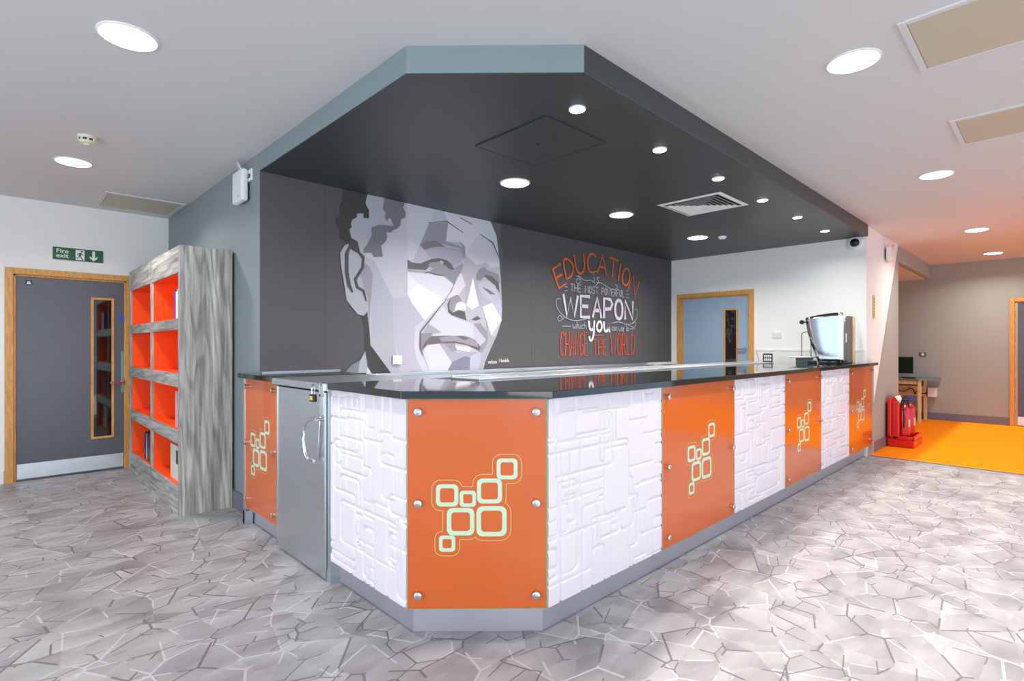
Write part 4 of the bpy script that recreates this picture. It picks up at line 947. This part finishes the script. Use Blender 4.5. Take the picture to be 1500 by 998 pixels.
g = G(); g.add([(X0+.09,Y1-.118,.568),(X1-.17,Y1-.118,.568),(X1-.17,Y1-.062,.652),(X0+.09,Y1-.062,.652)], [(0,1,2,3)]); o_ = obj('notice', g, M['signwhite'], st); o_.location.y -= .004
def extinguisher(x, y, label, capm):
    e_ = thing('fire_extinguisher', (x, y, .10), label, 'fire extinguisher', 'fire extinguishers in the red stand')
    g = G(); g.lathe((x, y, .10), [(.06,0),(.075,.012),(.075,.36),(.068,.40),(.045,.43),(.025,.44),(.022,.46)], 28); obj('cylinder', g, M['redmetal'], e_, smooth=True)
    g = G(); g.lathe((x, y, .56), [(.024,0),(.026,.035),(.014,.04)], 16); obj('valve', g, capm, e_, smooth=True)
    g = G(); g.box(x-.015, x+.015, y-.09, y+.02, .595, .610); g.box(x-.012, x+.012, y-.085, y+.015, .625, .637); g.box(x-.012, x+.012, y-.005, y+.015, .605, .63); obj('handle', g, capm, e_, bevel=.003)
    g = G(); g.tube(bez((x-.02, y, .58), (x-.12, y-.02, .60), (x-.10, y-.03, .40), (x-.088, y-.02, .25)), .010, 8); obj('hose', g, M['black'], e_, smooth=True)
    g = G(); m_ = 10
    vs = [(x+.0757*math.cos(a), y+.0757*math.sin(a), z) for z in (.26, .36) for a in [math.radians(-125+50*k/m_) for k in range(m_+1)]]
    g.add(vs, [(k, k+1, m_+2+k, m_+1+k) for k in range(m_)]); obj('instruction_label', g, M['hatch'], e_)
extinguisher(8.58, 1.43, 'red fire extinguisher with black valve, deeper in the red stand', M['black'])
extinguisher(8.82, 1.41, 'red fire extinguisher with blue valve, front one in the red stand', M['blue'])

# ------------------------------------------------------------------ desk in the alcove
dk = thing('desk', (11.6, 2.2, 0), 'desk with grey green top and pale wooden leg against the far wall', 'desk')
g = G(); g.prism([(11.25,1.66),(11.55,1.44),(11.97,1.44),(11.97,3.4),(11.25,3.4)], .725, .755); obj('desk_top', g, M['tabletop'], dk, bevel=.004)
for y in (1.66, 3.3):
    for x in (11.32, 11.9): g = G(); g.box(x-.04, x+.04, y-.02, y+.02, .004, .725); obj('leg', g, M['paleoak'], dk)
g = G(); g.box(11.86, 11.88, 1.68, 3.28, .42, .60); obj('modesty_panel', g, M['paleoak'], dk)
g = G(); g.box(11.30, 11.34, 1.68, 3.28, .66, .725); obj('apron', g, M['paleoak'], dk)
g = G(); g.box(11.82, 11.97, 1.50, 1.62, .42, .58); tag(obj('cable_box', g, M['plastic'], loc=(11.9,1.55,.5), bevel=.004), 'white box on the wall under the right end of the desk', 'box')
g = G(); g.tube(bez((11.84,2.1,.60),(11.8,1.95,.3),(11.8,1.85,.75),(11.83,1.80,.45))+bez((11.83,1.80,.45),(11.8,1.75,.6),(11.8,1.72,.4),(11.84,1.62,.5)), .008, 6); tag(obj('cable', g, M['black'], loc=(11.83,1.85,.5), smooth=True), 'black tangled cable in front of the pale wood panel under the desk', 'cable')
mo = thing('monitor', (11.55, 2.0, .755), 'dark flat monitor on the desk in the alcove', 'monitor')
g = G(); g.box(11.50, 11.53, 1.775, 2.30, .835, 1.125); obj('housing', g, M['black'], mo, bevel=.005)
g = G(); g.box(11.4985, 11.50, 1.79, 2.285, .85, 1.11); obj('screen', g, M['screen'], mo)
g = G(); g.box(11.53, 11.56, 2.0, 2.08, .77, .95); obj('stand_neck', g, M['black'], mo)
g = G(); g.lathe((11.56, 2.04, .755), [(.11,0),(.11,.010),(.02,.015)], 24); obj('stand_base', g, M['black'], mo, smooth=True)
g = G(); g.box(11.32, 11.42, 1.72, 1.90, .755, .775); tag(obj('keyboard', g, M['black'], loc=(11.37,1.8,.755), bevel=.004), 'small black device lying on the desk in front of the monitor', 'keyboard')
ch = thing('office_chair', (10.95, 2.1, 0), 'grey office chair partly hidden behind the pilaster, drawn up to the desk', 'chair')
g = G(); g.lathe((10.95, 2.06, .44), [(.17,0),(.23,.015),(.24,.05),(.20,.075),(.02,.08)], 28); obj('seat', g, M['greymetal'], ch, smooth=True)
g = G(); bp_ = []
for i in range(9):
    for j in range(7):
        u = (i/8-.5)*2; v_ = (j/6-.5)*2; rr = (1-abs(u)**3*.3)
        bp_.append((10.70-.05*u*u, 2.06+.19*u*(1-abs(v_)**3*.25), .68+.12*v_*rr))
g.add(bp_, [(i*7+j, i*7+j+1, (i+1)*7+j+1, (i+1)*7+j) for i in range(8) for j in range(6)]); o_ = obj('backrest', g, M['greymetal'], ch, smooth=True); so = o_.modifiers.new('solid', 'SOLIDIFY'); so.thickness = .035
g = G(); g.tube(bez((10.85,2.06,.43),(10.70,2.06,.40),(10.66,2.06,.5),(10.68,2.06,.62)), .018, 8); obj('back_stem', g, M['black'], ch, smooth=True)
g = G(); g.tube([(10.95,2.06,.10),(10.95,2.06,.44)], .025, 12); obj('gas_column', g, M['black'], ch, smooth=True)
for k in range(5):
    a = k*1.2566+.3; ex, ey = 10.95+.27*math.cos(a), 2.06+.27*math.sin(a)
    g = G(); g.tube([(10.95,2.06,.10),(ex,ey,.075)], .018, 8); lg_ = obj('leg', g, M['black'], ch, smooth=True)
    g = G(); g.lathe((ex, ey-.012, .034), [(.028,0),(.03,.004),(.03,.02),(.028,.024)], 14, 'y'); obj('castor', g, M['black'], lg_, smooth=True)
